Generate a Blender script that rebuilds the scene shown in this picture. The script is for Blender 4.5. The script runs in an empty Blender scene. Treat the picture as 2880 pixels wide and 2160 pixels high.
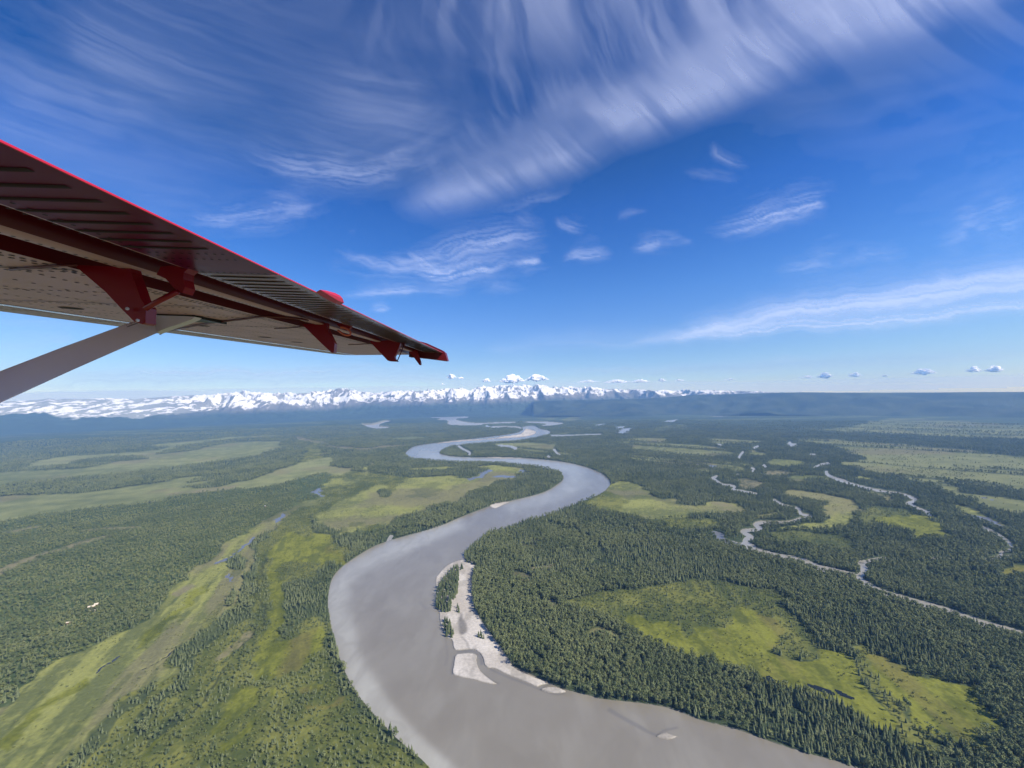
import bpy, math, random
import numpy as np
from mathutils import Matrix, Vector

# ------------------------------------------------------------------ camera, sky, sun, exposure
SC = bpy.context.scene
COL = SC.collection
H = 500.0                    # camera height above the valley floor (m)
FPX = 1085.0                 # focal length in photo pixels (2880 wide)
n_ = np.array([-0.0208, 1.0, -0.0452]); n_ /= np.linalg.norm(n_)
zf = np.array([0, 0, -1.0]); yc = zf - n_ * zf.dot(n_); yc /= np.linalg.norm(yc)
xc = np.cross(yc, n_)
MW = np.array([xc, yc, n_])  # camera axes -> world
cam_d = bpy.data.cameras.new('camera'); cam = bpy.data.objects.new('camera', cam_d); COL.objects.link(cam)
CAM_M = Matrix([[*MW[0], 0], [*MW[1], 0], [*MW[2], H], [0, 0, 0, 1]])
cam.matrix_world = CAM_M
cam_d.sensor_fit = 'HORIZONTAL'; cam_d.sensor_width = 36.0; cam_d.lens = 36.0 * FPX / 2880.0
cam_d.clip_start = 0.05; cam_d.clip_end = 600000.0
SC.camera = cam

SUN_EL, SUN_AZ = math.radians(41), math.radians(117)   # azimuth clockwise from +Y
world = bpy.data.worlds.new('World'); SC.world = world; world.use_nodes = True
wn, wl = world.node_tree.nodes, world.node_tree.links
wn.clear()
sky = wn.new('ShaderNodeTexSky'); sky.sky_type = 'NISHITA'; sky.sun_disc = False
sky.sun_elevation = SUN_EL; sky.sun_rotation = SUN_AZ
sky.altitude = 500; sky.air_density = 1.0; sky.dust_density = 0.18; sky.ozone_density = 3.0
hsv = wn.new('ShaderNodeHueSaturation'); hsv.inputs['Saturation'].default_value = 1.42; hsv.inputs['Hue'].default_value = 0.515
bg = wn.new('ShaderNodeBackground'); bg.inputs['Strength'].default_value = 0.075
wo = wn.new('ShaderNodeOutputWorld')
# the clear northern sky: a little deeper overhead, brighter towards the horizon than the model's default
tcw = wn.new('ShaderNodeTexCoord'); spw = wn.new('ShaderNodeSeparateXYZ'); rpw = wn.new('ShaderNodeValToRGB'); mlw = wn.new('ShaderNodeVectorMath'); mlw.operation = 'MULTIPLY'; scw = wn.new('ShaderNodeVectorMath'); scw.operation = 'SCALE'; scw.inputs['Scale'].default_value = 2.0
_el = rpw.color_ramp.elements
for _p, _c in ((0.0, (.62, .61, .62)), (.09, (.64, .625, .63)), (.19, (.76, .65, .685)), (.26, (.82, .675, .70)), (.44, (.74, .53, .62)), (.52, (.54, .42, .48)), (.66, (.50, .39, .46))):
    _e = _el[0] if _p == 0.0 else (_el[1] if _p == .09 else _el.new(_p)); _e.position = _p; _e.color = (*_c, 1)
wl.new(tcw.outputs['Generated'], spw.inputs[0]); wl.new(spw.outputs['Z'], rpw.inputs[0]); wl.new(rpw.outputs[0], scw.inputs[0])
wl.new(sky.outputs[0], hsv.inputs['Color']); wl.new(hsv.outputs[0], mlw.inputs[0]); wl.new(scw.outputs[0], mlw.inputs[1]); wl.new(mlw.outputs[0], bg.inputs[0]); wl.new(bg.outputs[0], wo.inputs[0])

sl = bpy.data.lights.new('sun', 'SUN'); sl.energy = 4.6; sl.angle = math.radians(0.5); sl.color = (1.0, 0.95, 0.86)
sun = bpy.data.objects.new('sun', sl); COL.objects.link(sun)
sd = Vector((math.sin(SUN_AZ) * math.cos(SUN_EL), math.cos(SUN_AZ) * math.cos(SUN_EL), math.sin(SUN_EL)))
sun.rotation_euler = sd.to_track_quat('Z', 'Y').to_euler(); sun.location = (0, 0, 900)

SC.view_settings.view_transform = 'Standard'; SC.view_settings.look = 'None'
SC.view_settings.exposure = 0.62; SC.view_settings.gamma = 1.0
SC.cycles.use_denoising = True
try:
    SC.cycles.denoiser = 'OPENIMAGEDENOISE'; SC.cycles.denoising_prefilter = 'ACCURATE'
except Exception: pass
SC.cycles.max_bounces = 5; SC.cycles.diffuse_bounces = 2; SC.cycles.glossy_bounces = 3
SC.cycles.transparent_max_bounces = 10; SC.cycles.volume_bounces = 1
SC.cycles.sample_clamp_indirect = 4.0

# ------------------------------------------------------------------ helpers
rng = np.random.default_rng(7)
def s2l(r, g, b):
    f = lambda c: (c / 255 / 12.92) if c / 255 <= 0.04045 else ((c / 255 + 0.055) / 1.055) ** 2.4
    return np.array([f(r), f(g), f(b)])
def project(x, y, z):
    """world point -> photo pixel and depth"""
    P = np.stack([x, y, z - H], -1) @ MW      # camera coordinates
    dep = -P[..., 2]; dd = np.where(dep > 1e-3, dep, 1e-3)
    return 1440 + FPX * P[..., 0] / dd, 1080 - FPX * P[..., 1] / dd, dep
def rays(u, v):
    d = np.stack([(np.asarray(u, float) - 1440) / FPX, -(np.asarray(v, float) - 1080) / FPX, -np.ones_like(np.asarray(u, float))], -1)
    return d @ MW.T
def on_plane(u, v, z=0.0):
    d = rays(u, v); t = (z - H) / d[..., 2]
    return d[..., 0] * t, d[..., 1] * t
def vh(u): return 1129 - 0.0208 * (np.asarray(u, float) - 1440)      # horizon line
def smooth(a, b, x):
    t = np.clip((x - a) / (b - a), 0, 1); return t * t * (3 - 2 * t)
_perm = rng.integers(0, 2**31, 4096).astype(np.int64)
def _hash(ix, iy, seed):
    h = (ix * 374761393 + iy * 668265263 + seed * 974634777) & 0x7fffffff
    h = ((h ^ (h >> 13)) * 1274126177) & 0x7fffffff
    h = ((h ^ (h >> 16)) * 668265263) & 0x7fffffff
    return ((h ^ (h >> 15)) & 0xffff) / 65535.0
def vnoise(x, y, seed=0):
    ix = np.floor(x).astype(np.int64); iy = np.floor(y).astype(np.int64)
    fx = x - ix; fy = y - iy
    fx = fx * fx * fx * (fx * (fx * 6 - 15) + 10); fy = fy * fy * fy * (fy * (fy * 6 - 15) + 10)
    a = _hash(ix, iy, seed); b = _hash(ix + 1, iy, seed); c = _hash(ix, iy + 1, seed); d = _hash(ix + 1, iy + 1, seed)
    return (a * (1 - fx) + b * fx) * (1 - fy) + (c * (1 - fx) + d * fx) * fy
def fbm(x, y, seed=0, octv=4, gain=0.5):
    s = 0; a = 1; t = 0
    for o in range(octv):
        s = s + a * vnoise(x * 2**o + 17.3 * o, y * 2**o - 9.1 * o, seed + o); t += a; a *= gain
    return s / t
def ridged(x, y, seed=0, octv=5, gain=0.5):
    s = 0; a = 1; t = 0
    for o in range(octv):
        r = 1 - np.abs(2 * vnoise(x * 2**o + 5.7 * o, y * 2**o + 3.3 * o, seed + o) - 1)
        s = s + a * r * r; t += a; a *= gain
    return s / t

def tag(o, label=None, category=None, group=None, kind=None):
    if label: o['label'] = label
    if category: o['category'] = category
    if group: o['group'] = group
    if kind: o['kind'] = kind
    return o
def mesh_np(name, V, F, mats=(), smooth_=True, attrs=None, fmat=None):
    me = bpy.data.meshes.new(name)
    V = np.asarray(V, np.float32); F = np.asarray(F, np.int32)
    k = F.shape[1]
    me.vertices.add(len(V)); me.vertices.foreach_set('co', V.ravel())
    me.loops.add(F.size); me.loops.foreach_set('vertex_index', F.ravel())
    me.polygons.add(len(F)); me.polygons.foreach_set('loop_start', np.arange(0, F.size, k, dtype=np.int32))
    if smooth_: me.polygons.foreach_set('use_smooth', np.ones(len(F), bool))
    if fmat is not None: me.polygons.foreach_set('material_index', np.asarray(fmat, np.int32))
    for m in mats: me.materials.append(m)
    me.update(calc_edges=True)
    for an, (typ, arr) in (attrs or {}).items():
        at = me.attributes.new(an, typ, 'POINT')
        key = {'FLOAT': 'value', 'INT': 'value', 'FLOAT_VECTOR': 'vector', 'FLOAT_COLOR': 'color'}[typ]
        at.data.foreach_set(key, np.ascontiguousarray(arr).ravel())
    return me
def link(name, me, parent=None):
    o = bpy.data.objects.new(name, me); COL.objects.link(o)
    if parent is not None: o.parent = parent
    return o
def rgba(c): return np.concatenate([c, np.ones(c.shape[:-1] + (1,))], -1).astype(np.float32)
def new_mat(name):
    m = bpy.data.materials.new(name); m.use_nodes = True
    nt = m.node_tree; b = nt.nodes['Principled BSDF']
    return m, nt, b
def pmat(name, color, rough=0.6, metal=0.0, spec=0.5, coat=0.0, bump=0.0, bscale=20.0, var=0.0, vscale=8.0):
    m, nt, b = new_mat(name)
    b.inputs['Base Color'].default_value = (*color, 1); b.inputs['Roughness'].default_value = rough
    b.inputs['Metallic'].default_value = metal; b.inputs['Specular IOR Level'].default_value = spec
    if coat: b.inputs['Coat Weight'].default_value = coat; b.inputs['Coat Roughness'].default_value = 0.08
    tc = nt.nodes.new('ShaderNodeTexCoord')
    if bump:
        nz = nt.nodes.new('ShaderNodeTexNoise'); nz.inputs['Scale'].default_value = bscale; nz.inputs['Detail'].default_value = 3
        bp = nt.nodes.new('ShaderNodeBump'); bp.inputs['Strength'].default_value = bump; bp.inputs['Distance'].default_value = 0.02
        nt.links.new(tc.outputs['Object'], nz.inputs['Vector']); nt.links.new(nz.outputs[0], bp.inputs['Height']); nt.links.new(bp.outputs[0], b.inputs['Normal'])
    if var:
        nz = nt.nodes.new('ShaderNodeTexNoise'); nz.inputs['Scale'].default_value = vscale; nz.inputs['Detail'].default_value = 5
        mx = nt.nodes.new('ShaderNodeMix'); mx.data_type = 'RGBA'
        mx.inputs['A'].default_value = (*[c * (1 - var) for c in color], 1); mx.inputs['B'].default_value = (*[min(1, c * (1 + var)) for c in color], 1)
        nt.links.new(tc.outputs['Object'], nz.inputs['Vector']); nt.links.new(nz.outputs[0], mx.inputs['Factor']); nt.links.new(mx.outputs['Result'], b.inputs['Base Color'])
    return m

# ------------------------------------------------------------------ land-cover plan (outlines surveyed on the photograph, used as a map of the valley floor)
CR = dict(c5=(0, 1040, .49729), c6=(1050, 1000, .49729), c7=(2000, 1050, .39783), c8=(0, 1450, .45208), c9=(850, 1350, .48833),
          c10=(1600, 1500, .57866), c11=(1150, 1500, .30139), c13=(1300, 1500, .24108), d1=(500, 1250, .29532),
          d3=(600, 1060, .28933), d4=(1200, 1020, .28933), d6=(1500, 1250, .31646), px=(0, 0, 1.0))
def P(c, *pts):
    ox, oy, s = CR[c]; return [(ox + s * x, oy + s * y) for x, y in pts]
U0, V0, NU, NV, DU = -460, 1095, 1900, 1300, 2.0
def cr_curve(pts, closed=True, k=6):
    p = np.array(pts, float); n = len(p)
    if n < 3: return p
    out = []
    rngi = range(n) if closed else range(n - 1)
    for i in rngi:
        if closed: a, b, c, d = p[i - 1], p[i], p[(i + 1) % n], p[(i + 2) % n]
        else: a, b, c, d = p[max(i - 1, 0)], p[i], p[i + 1], p[min(i + 2, n - 1)]
        for j in range(k):
            t = j / k
            out.append(0.5 * ((2 * b) + (-a + c) * t + (2 * a - 5 * b + 4 * c - d) * t * t + (-a + 3 * b - 3 * c + d) * t**3))
    if not closed: out.append(p[-1])
    return np.array(out)
def fill(img, pts, val=1.0, curve=True, mode='max'):
    p = cr_curve(pts) if curve else np.array(pts, float)
    x = (p[:, 0] - U0) / DU; y = p[:, 1] - V0
    x2 = np.roll(x, -1); y2 = np.roll(y, -1)
    for r in range(max(0, int(y.min()) - 1), min(NV, int(y.max()) + 2)):
        yy = r + 0.5
        m = (y <= yy) != (y2 <= yy)
        if not m.any(): continue
        xs = np.sort(x[m] + (yy - y[m]) / (y2[m] - y[m]) * (x2[m] - x[m]))
        for a, b in zip(xs[::2], xs[1::2]):
            a = max(a, 0); b = min(b, NU - 1)
            if b <= a: continue
            i0, i1 = int(a), int(b)
            seg = np.ones(i1 - i0 + 1)
            if i0 == i1: seg[0] = b - a
            else: seg[0] = i0 + 1 - a; seg[-1] = b - i1
            cur = img[r, i0:i1 + 1]
            if mode == 'max': img[r, i0:i1 + 1] = np.maximum(cur, seg * val)
            else: img[r, i0:i1 + 1] = cur * (1 - seg) + val * seg
def stroke(img, pts, w0, w1=None, val=1.0, mode='max'):
    """ribbon of w pixels along a line"""
    w1 = w0 if w1 is None else w1
    if img is creek: w0, w1 = w0 * 1.3, w1 * 1.3
    c = cr_curve(pts, closed=False, k=8); n = len(c)
    t = np.gradient(c, axis=0); t /= np.linalg.norm(t, axis=1)[:, None] + 1e-9
    nn = np.stack([-t[:, 1], t[:, 0]], 1)
    w = np.linspace(w0, w1, n) * (0.8 + 0.4 * rng.random(n)); w = np.convolve(np.pad(w, 2, 'edge'), np.ones(5) / 5, 'valid')
    wv = (w / 2)[:, None] * np.array([1.0, 0.8])
    fill(img, np.concatenate([c + nn * wv, (c - nn * wv)[::-1]]), val, curve=False, mode=mode)
def blur(a, k=1):
    for _ in range(k):
        a = (a + np.roll(a, 1, 0) + np.roll(a, -1, 0)) / 3
        a = (a + np.roll(a, 1, 1) + np.roll(a, -1, 1)) / 3
    return a
Z = lambda: np.zeros((NV, NU))
river, sand, pond, creek, meadow, yellow, scrub, low, tan, plain, belt, gap, isle, wet, leftb = (Z() for _ in range(15))

RIVER = P('px', (1300, 2300), (1211, 2160), (1113, 2070), (1009, 1953), (957, 1849), (928, 1732), (926, 1665), (948, 1608), (1029, 1549), (1094, 1521), (1224, 1484), (1302, 1452), (1380, 1423), (1419, 1413), (1523, 1387), (1569, 1362), (1586, 1345), (1577, 1328), (1547, 1318), (1488, 1308), (1398, 1300), (1289, 1298), (1209, 1293), (1159, 1286), (1142, 1276), (1149, 1266), (1169, 1255), (1219, 1247), (1289, 1239), (1358, 1231), (1418, 1224), (1448, 1219), (1465, 1213), (1473, 1207), (1470, 1201), (1498, 1198), (1508, 1201), (1517, 1206), (1540, 1211), (1547, 1217), (1532, 1224), (1498, 1231), (1448, 1239), (1398, 1242), (1348, 1245), (1304, 1249), (1269, 1254), (1244, 1264), (1234, 1273), (1249, 1280), (1284, 1285), (1348, 1287), (1428, 1287), (1478, 1289), (1527, 1293), (1587, 1300), (1637, 1311), (1672, 1323), (1701, 1338), (1715, 1356), (1711, 1368), (1692, 1385), (1647, 1405), (1602, 1423), (1547, 1445), (1473, 1467), (1408, 1490), (1377, 1495), (1363, 1505), (1338, 1528), (1314, 1552), (1310, 1575), (1332, 1594), (1328, 1623), (1326, 1663), (1330, 1702), (1344, 1736), (1374, 1780), (1398, 1814), (1427, 1853), (1450, 1875), (1497, 1897), (1536, 1916), (1584, 1936), (1651, 1953), (1700, 1965), (1808, 1977), (1889, 1992), (1970, 2024), (2063, 2047), (2138, 2073), (2237, 2108), (2323, 2131), (2410, 2157), (2600, 2215), (2900, 2320), (2900, 2390), (1300, 2390))
fill(river, RIVER)
SAND = [
    P('px', (1307, 1572), (1277, 1579), (1252, 1593), (1233, 1615), (1227, 1633), (1224, 1681), (1233, 1708), (1236, 1741), (1243, 1768), (1258, 1789), (1271, 1800), (1279, 1826), (1310, 1825), (1331, 1825), (1349, 1836), (1359, 1853), (1362, 1868), (1371, 1876), (1391, 1879), (1421, 1894), (1451, 1906), (1482, 1918), (1508, 1929), (1524, 1924), (1540, 1919), (1500, 1902), (1452, 1880), (1432, 1858), (1404, 1818), (1380, 1784), (1350, 1740), (1336, 1704), (1332, 1663), (1334, 1623), (1338, 1594), (1326, 1578)),
    P('px', (1282, 1841), (1276, 1868), (1273, 1893), (1295, 1902), (1325, 1908), (1361, 1918), (1397, 1923), (1382, 1912), (1361, 1895), (1346, 1877), (1340, 1856), (1341, 1843), (1331, 1837), (1310, 1836)),
    P('px', (1520, 1938), (1539, 1931), (1560, 1931), (1580, 1937), (1592, 1944), (1572, 1948), (1540, 1946)),
    P('d4', (740, 715), (900, 695), (950, 658), (965, 640), (1060, 665), (1050, 690), (1000, 710), (900, 725), (700, 738), (520, 752), (300, 768), (100, 788), (100, 783), (300, 755), (630, 735)),
    P('c6', (660, 850), (700, 832), (770, 826), (740, 840), (690, 862)),
    P('c6', (640, 574), (760, 577), (850, 581), (760, 584), (690, 580)),
    P('c10', (420, 985), (460, 965), (520, 985), (480, 1000)),
]
for q_ in SAND: fill(sand, q_, .62 if q_ is SAND[-1] else 1.0)
stroke(sand, P('c10', (400, 975), (450, 955), (490, 975), (540, 990)), 5, 5, 0.55)
stroke(sand, P('c10', (330, 835), (500, 852), (640, 907), (800, 947), (1000, 1018), (1200, 1080)), 4, 4, 0.45)
stroke(sand, P('px', (1236, 1590), (1222, 1640), (1219, 1700), (1230, 1760)), 4, 4, 0.6)
# wet, dark silt
fill(wet, P('px', (1289, 1738), (1298, 1735), (1310, 1750), (1314, 1771), (1307, 1783), (1292, 1783), (1290, 1762)))
stroke(wet, P('px', (1284, 1720), (1296, 1728), (1299, 1745)), 4, 5); stroke(wet, P('px', (1298, 1790), (1312, 1806), (1318, 1822), (1328, 1828)), 4, 6, 0.8)
stroke(wet, P('px', (1285, 1832), (1330, 1830), (1350, 1845), (1356, 1868)), 7, 9, 0.7)
stroke(wet, P('px', (1278, 1842), (1272, 1870), (1271, 1896)), 6, 6, 0.8)
stroke(wet, P('px', (1300, 1880), (1318, 1890), (1330, 1905)), 5, 9, 0.35); stroke(wet, P('px', (1340, 1850), (1320, 1856), (1300, 1850)), 3, 3, 0.3)
stroke(wet, P('px', (1379, 1880), (1420, 1899), (1480, 1922), (1520, 1938), (1560, 1950), (1590, 1948)), 6, 6, 0.7)
stroke(wet, P('px', (1350, 1885), (1380, 1910), (1405, 1922)), 5, 5, 0.7)
stroke(wet, P('px', (1545, 1922), (1530, 1930), (1515, 1938)), 7, 7, 0.6)
stroke(wet, P('c10', (190, 850), (240, 880), (330, 930), (420, 975), (460, 955), (530, 940)), 14, 8, 0.6)
stroke(wet, P('px', (1252, 1790), (1258, 1840), (1252, 1870)), 5, 3, 0.5); stroke(wet, P('px', (1180, 1690), (1200, 1710), (1222, 1700)), 8, 4, 0.35)

for p in [P('d1', (1320, 460), (1340, 435), (1370, 430), (1360, 470), (1340, 500), (1325, 495)),
          P('d1', (938, 700), (955, 668), (985, 675), (978, 705), (990, 735), (960, 750), (943, 738)),
          P('c6', (530, 697), (590, 682), (635, 648), (652, 655), (625, 682), (570, 703)), P('c6', (690, 680), (780, 674), (822, 685), (760, 693)),
          P('c6', (800, 640), (860, 652), (872, 666), (850, 665)), P('c7', (1830, 990), (1950, 1010), (2060, 1068), (2040, 1087), (1960, 1062), (1880, 1022)),
          P('d6', (1625, 775), (1700, 800), (1800, 872), (1880, 902), (1800, 893), (1690, 845)), P('c6', (1870, 618), (1900, 616), (1925, 624), (1890, 630)),
          P('c10', (990, 698), (1015, 709), (1048, 738), (1042, 741), (1012, 720)), P('c10', (1178, 737), (1215, 754), (1280, 786), (1272, 790), (1215, 764)),
          P('c10', (1298, 769), (1330, 783), (1367, 801), (1362, 803), (1328, 788)),
          P('d4', (1865, 685), (1900, 660), (1940, 640), (2005, 640), (1980, 662), (1930, 682)), P('d4', (1845, 624), (1895, 640), (1925, 608), (1890, 620)),
          P('d4', (1655, 614), (1720, 606), (1748, 598), (1712, 590)), P('d4', (550, 616), (600, 606), (640, 625), (580, 626)),
          P('c6', (1640, 372), (1720, 360), (1700, 375)), P('d1', (413, 1243), (455, 1265), (470, 1300), (440, 1290)),
          P('c7', (1940, 878), (2020, 890), (2112, 912), (2030, 900)), P('c7', (0, 300), (140, 293), (200, 255), (250, 275), (190, 297), (60, 306))]:
    fill(pond, p)
stroke(pond, P('d1', (330, 1135), (470, 1085), (605, 990), (725, 902)), 4, 5); stroke(pond, P('c8', (610, 985), (680, 930), (758, 880)), 3, 4)
stroke(pond, P('c8', (560, 1175), (640, 1150), (780, 1080), (890, 990), (1000, 920), (1120, 840)), 1.5, 2.5, 0.9)
stroke(gap, P('c8', (1732, 1375), (1725, 1290), (1745, 1220), (1785, 1140)), 5, 4)

stroke(creek, P('c10', (720, 20), (800, 45), (900, 75), (1000, 105), (1130, 130), (1200, 160), (1390, 205), (1430, 235), (1530, 285), (1680, 330), (1850, 375), (1980, 425), (2100, 460), (2260, 505)), 5, 16)
stroke(creek, P('c7', (300, 1235), (245, 1200), (250, 1168), (288, 1158), (222, 1118), (262, 1108), (348, 1098), (312, 1068), (350, 1055), (480, 1055), (560, 1050), (640, 1025), (700, 1018), (680, 1003), (632, 990), (625, 965), (600, 950), (510, 930), (440, 890)), 10, 5)
stroke(creek, P('d6', (1990, 440), (1930, 425), (1840, 410), (1770, 402), (1790, 380), (1770, 365), (1690, 355), (1640, 330), (1600, 300), (1640, 275)), 4, 4)
stroke(creek, P('c10', (1395, 212), (1440, 185), (1420, 150), (1440, 135), (1540, 115)), 10, 5)
stroke(creek, P('c7', (815, 690), (830, 720), (940, 765), (1080, 805), (1200, 830), (1330, 850), (1400, 870), (1452, 900), (1390, 915), (1440, 945), (1550, 990)), 5, 7)
stroke(creek, P('c7', (1930, 1090), (2040, 1150), (2110, 1200), (2130, 1240), (2050, 1262), (2040, 1290), (1940, 1315)), 6, 6)
stroke(creek, P('c7', (2040, 1295), (2120, 1290), (2180, 1280)), 5, 4); stroke(creek, P('c7', (1560, 1310), (1590, 1302), (1700, 1308)), 4, 2)
for p, w in [(P('d6', (1945, 243), (1962, 220), (1938, 205)), 4), (P('c7', (550, 485), (570, 505), (600, 500)), 5), (P('c7', (700, 572), (740, 575)), 4), (P('c7', (300, 527), (335, 515)), 4),
             (P('c7', (195, 602), (205, 580), (228, 552)), 4), (P('c7', (388, 668), (370, 645)), 4), (P('c7', (45, 502), (80, 512)), 4), (P('c6', (480, 510), (510, 530), (545, 548), (540, 565)), 4),
             (P('c9', (515, 318), (500, 345), (488, 370)), 7), (P('c6', (985, 568), (1000, 578)), 6), (P('d6', (180, 40), (215, 80), (240, 92)), 4), (P('c6', (700, 508), (780, 515), (808, 532)), 4),
             (P('d4', (630, 625), (760, 622), (880, 626), (920, 640)), 3), (P('d4', (1210, 710), (1400, 705), (1700, 695)), 2),
             (P('c7', (730, 665), (760, 650), (830, 632)), 3), (P('c7', (180, 715), (195, 712)), 4), (P('c7', (0, 740), (40, 725)), 4)]:
    stroke(creek, p, w, w)
for p in [P('d4', (0, 527), (200, 520), (400, 525), (380, 538), (285, 548), (320, 565), (400, 580), (520, 588), (700, 580), (850, 577), (840, 585), (560, 594), (520, 606), (230, 603), (210, 572), (180, 560), (100, 560), (135, 546), (100, 538), (0, 531)),
          P('d4', (930, 577), (1150, 574), (1330, 590), (1200, 610), (1110, 611), (1170, 595), (1000, 583)),
          P('d3', (1440, 470), (1550, 465), (1680, 430), (1725, 437), (1650, 460), (1610, 480), (1720, 493), (1560, 499)), P('d3', (680, 384), (780, 388), (840, 390), (700, 402)),
          P('d3', (875, 388), (945, 384), (900, 396)), P('d3', (975, 382), (1180, 376), (1000, 390)), P('d3', (1360, 382), (1700, 378), (1900, 370), (1890, 388), (1700, 396)),
          P('d3', (1900, 385), (2212, 382), (2212, 392), (2000, 391)), P('d4', (0, 525), (300, 518), (320, 524), (0, 533))]:
    fill(creek, p)

for p in [P('c5', (-900, 640), (0, 585), (170, 570), (440, 560), (550, 540), (640, 520), (810, 505), (840, 485), (1000, 470), (1100, 450), (1250, 420), (1430, 405), (1590, 410), (1560, 450), (1480, 480), (1300, 505), (1100, 535), (900, 560), (700, 585), (480, 605), (250, 630), (0, 645), (-900, 720)),
          P('c5', (150, 540), (360, 492), (800, 462), (900, 450), (950, 440), (830, 430), (1000, 412), (1300, 382), (1560, 370), (1590, 373), (1300, 395), (1050, 425), (960, 455), (800, 490), (620, 490), (420, 520), (330, 545), (170, 548)),
          P('c5', (-900, 790), (0, 715), (200, 710), (500, 690), (750, 660), (950, 625), (1100, 600), (1170, 597), (1100, 620), (1060, 640), (1230, 615), (1250, 620), (1100, 655), (1000, 665), (1200, 665), (1330, 640), (1400, 625), (1480, 600), (1600, 560), (1700, 525), (1880, 490), (1890, 498), (1820, 525), (1870, 510), (1885, 525), (1880, 540), (1950, 557), (2010, 565), (1950, 585), (1940, 600), (1880, 590), (1850, 578), (1780, 590), (1650, 625), (1500, 660), (1370, 670), (1200, 685), (1000, 710), (850, 745), (600, 775), (400, 800), (200, 830), (0, 862), (-900, 1010)),
          P('c5', (1790, 475), (1880, 465), (1860, 475), (1800, 480)),
          P('c6', (1360, 490), (1450, 470), (1640, 470), (1680, 495), (1900, 510), (2020, 545), (2010, 570), (1940, 570), (2020, 600), (2110, 640), (2110, 655), (1980, 650), (1860, 655), (1840, 662), (1700, 650), (1560, 625), (1500, 600), (1440, 560), (1460, 520), (1400, 500)),
          P('c7', (430, 380), (900, 390), (1200, 330), (1500, 325), (1900, 350), (2300, 370), (2900, 400), (2900, 520), (2212, 470), (1900, 460), (1500, 440), (1250, 420), (950, 415), (700, 395)),
          P('c7', (550, 460), (900, 470), (1000, 480), (1300, 500), (1700, 530), (2212, 590), (2900, 680), (2900, 1000), (2212, 830), (1900, 800), (1650, 770), (1400, 750), (1150, 700), (1000, 660), (930, 630), (1050, 620), (1090, 590), (1000, 560), (880, 520), (700, 490)),
          P('c7', (1450, 760), (1700, 800), (1800, 850), (2000, 870), (2212, 900), (2800, 1000), (2800, 1160), (2212, 1000), (2050, 960), (1900, 900), (1700, 860)),
          P('c7', (1750, 290), (2212, 265), (2800, 270), (2800, 330), (2212, 310), (1900, 300)),
          P('c6', (1040, 440), (1150, 430), (1240, 410), (1160, 405), (1210, 415), (1100, 442)), P('c6', (1570, 420), (1600, 405), (1750, 390), (1740, 410), (1600, 430)),
          P('c6', (640, 500), (850, 490), (1040, 490), (1030, 530), (950, 550), (830, 545), (760, 510), (700, 505)), P('c6', (1030, 545), (1080, 540), (1150, 545), (1130, 557), (1060, 562)),
          P('c7', (0, 460), (200, 470), (360, 480), (340, 495), (100, 500), (0, 490)), P('d4', (1080, 540), (1270, 530), (1230, 555), (1140, 550)), P('d4', (1320, 565), (1400, 525), (1500, 530), (1440, 570)),
          P('d4', (1640, 490), (1900, 465), (2100, 480), (2000, 510), (1760, 510)), P('d3', (1740, 600), (1920, 582), (2110, 586), (2000, 600), (1800, 608))]:
    fill(plain, p)
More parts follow.
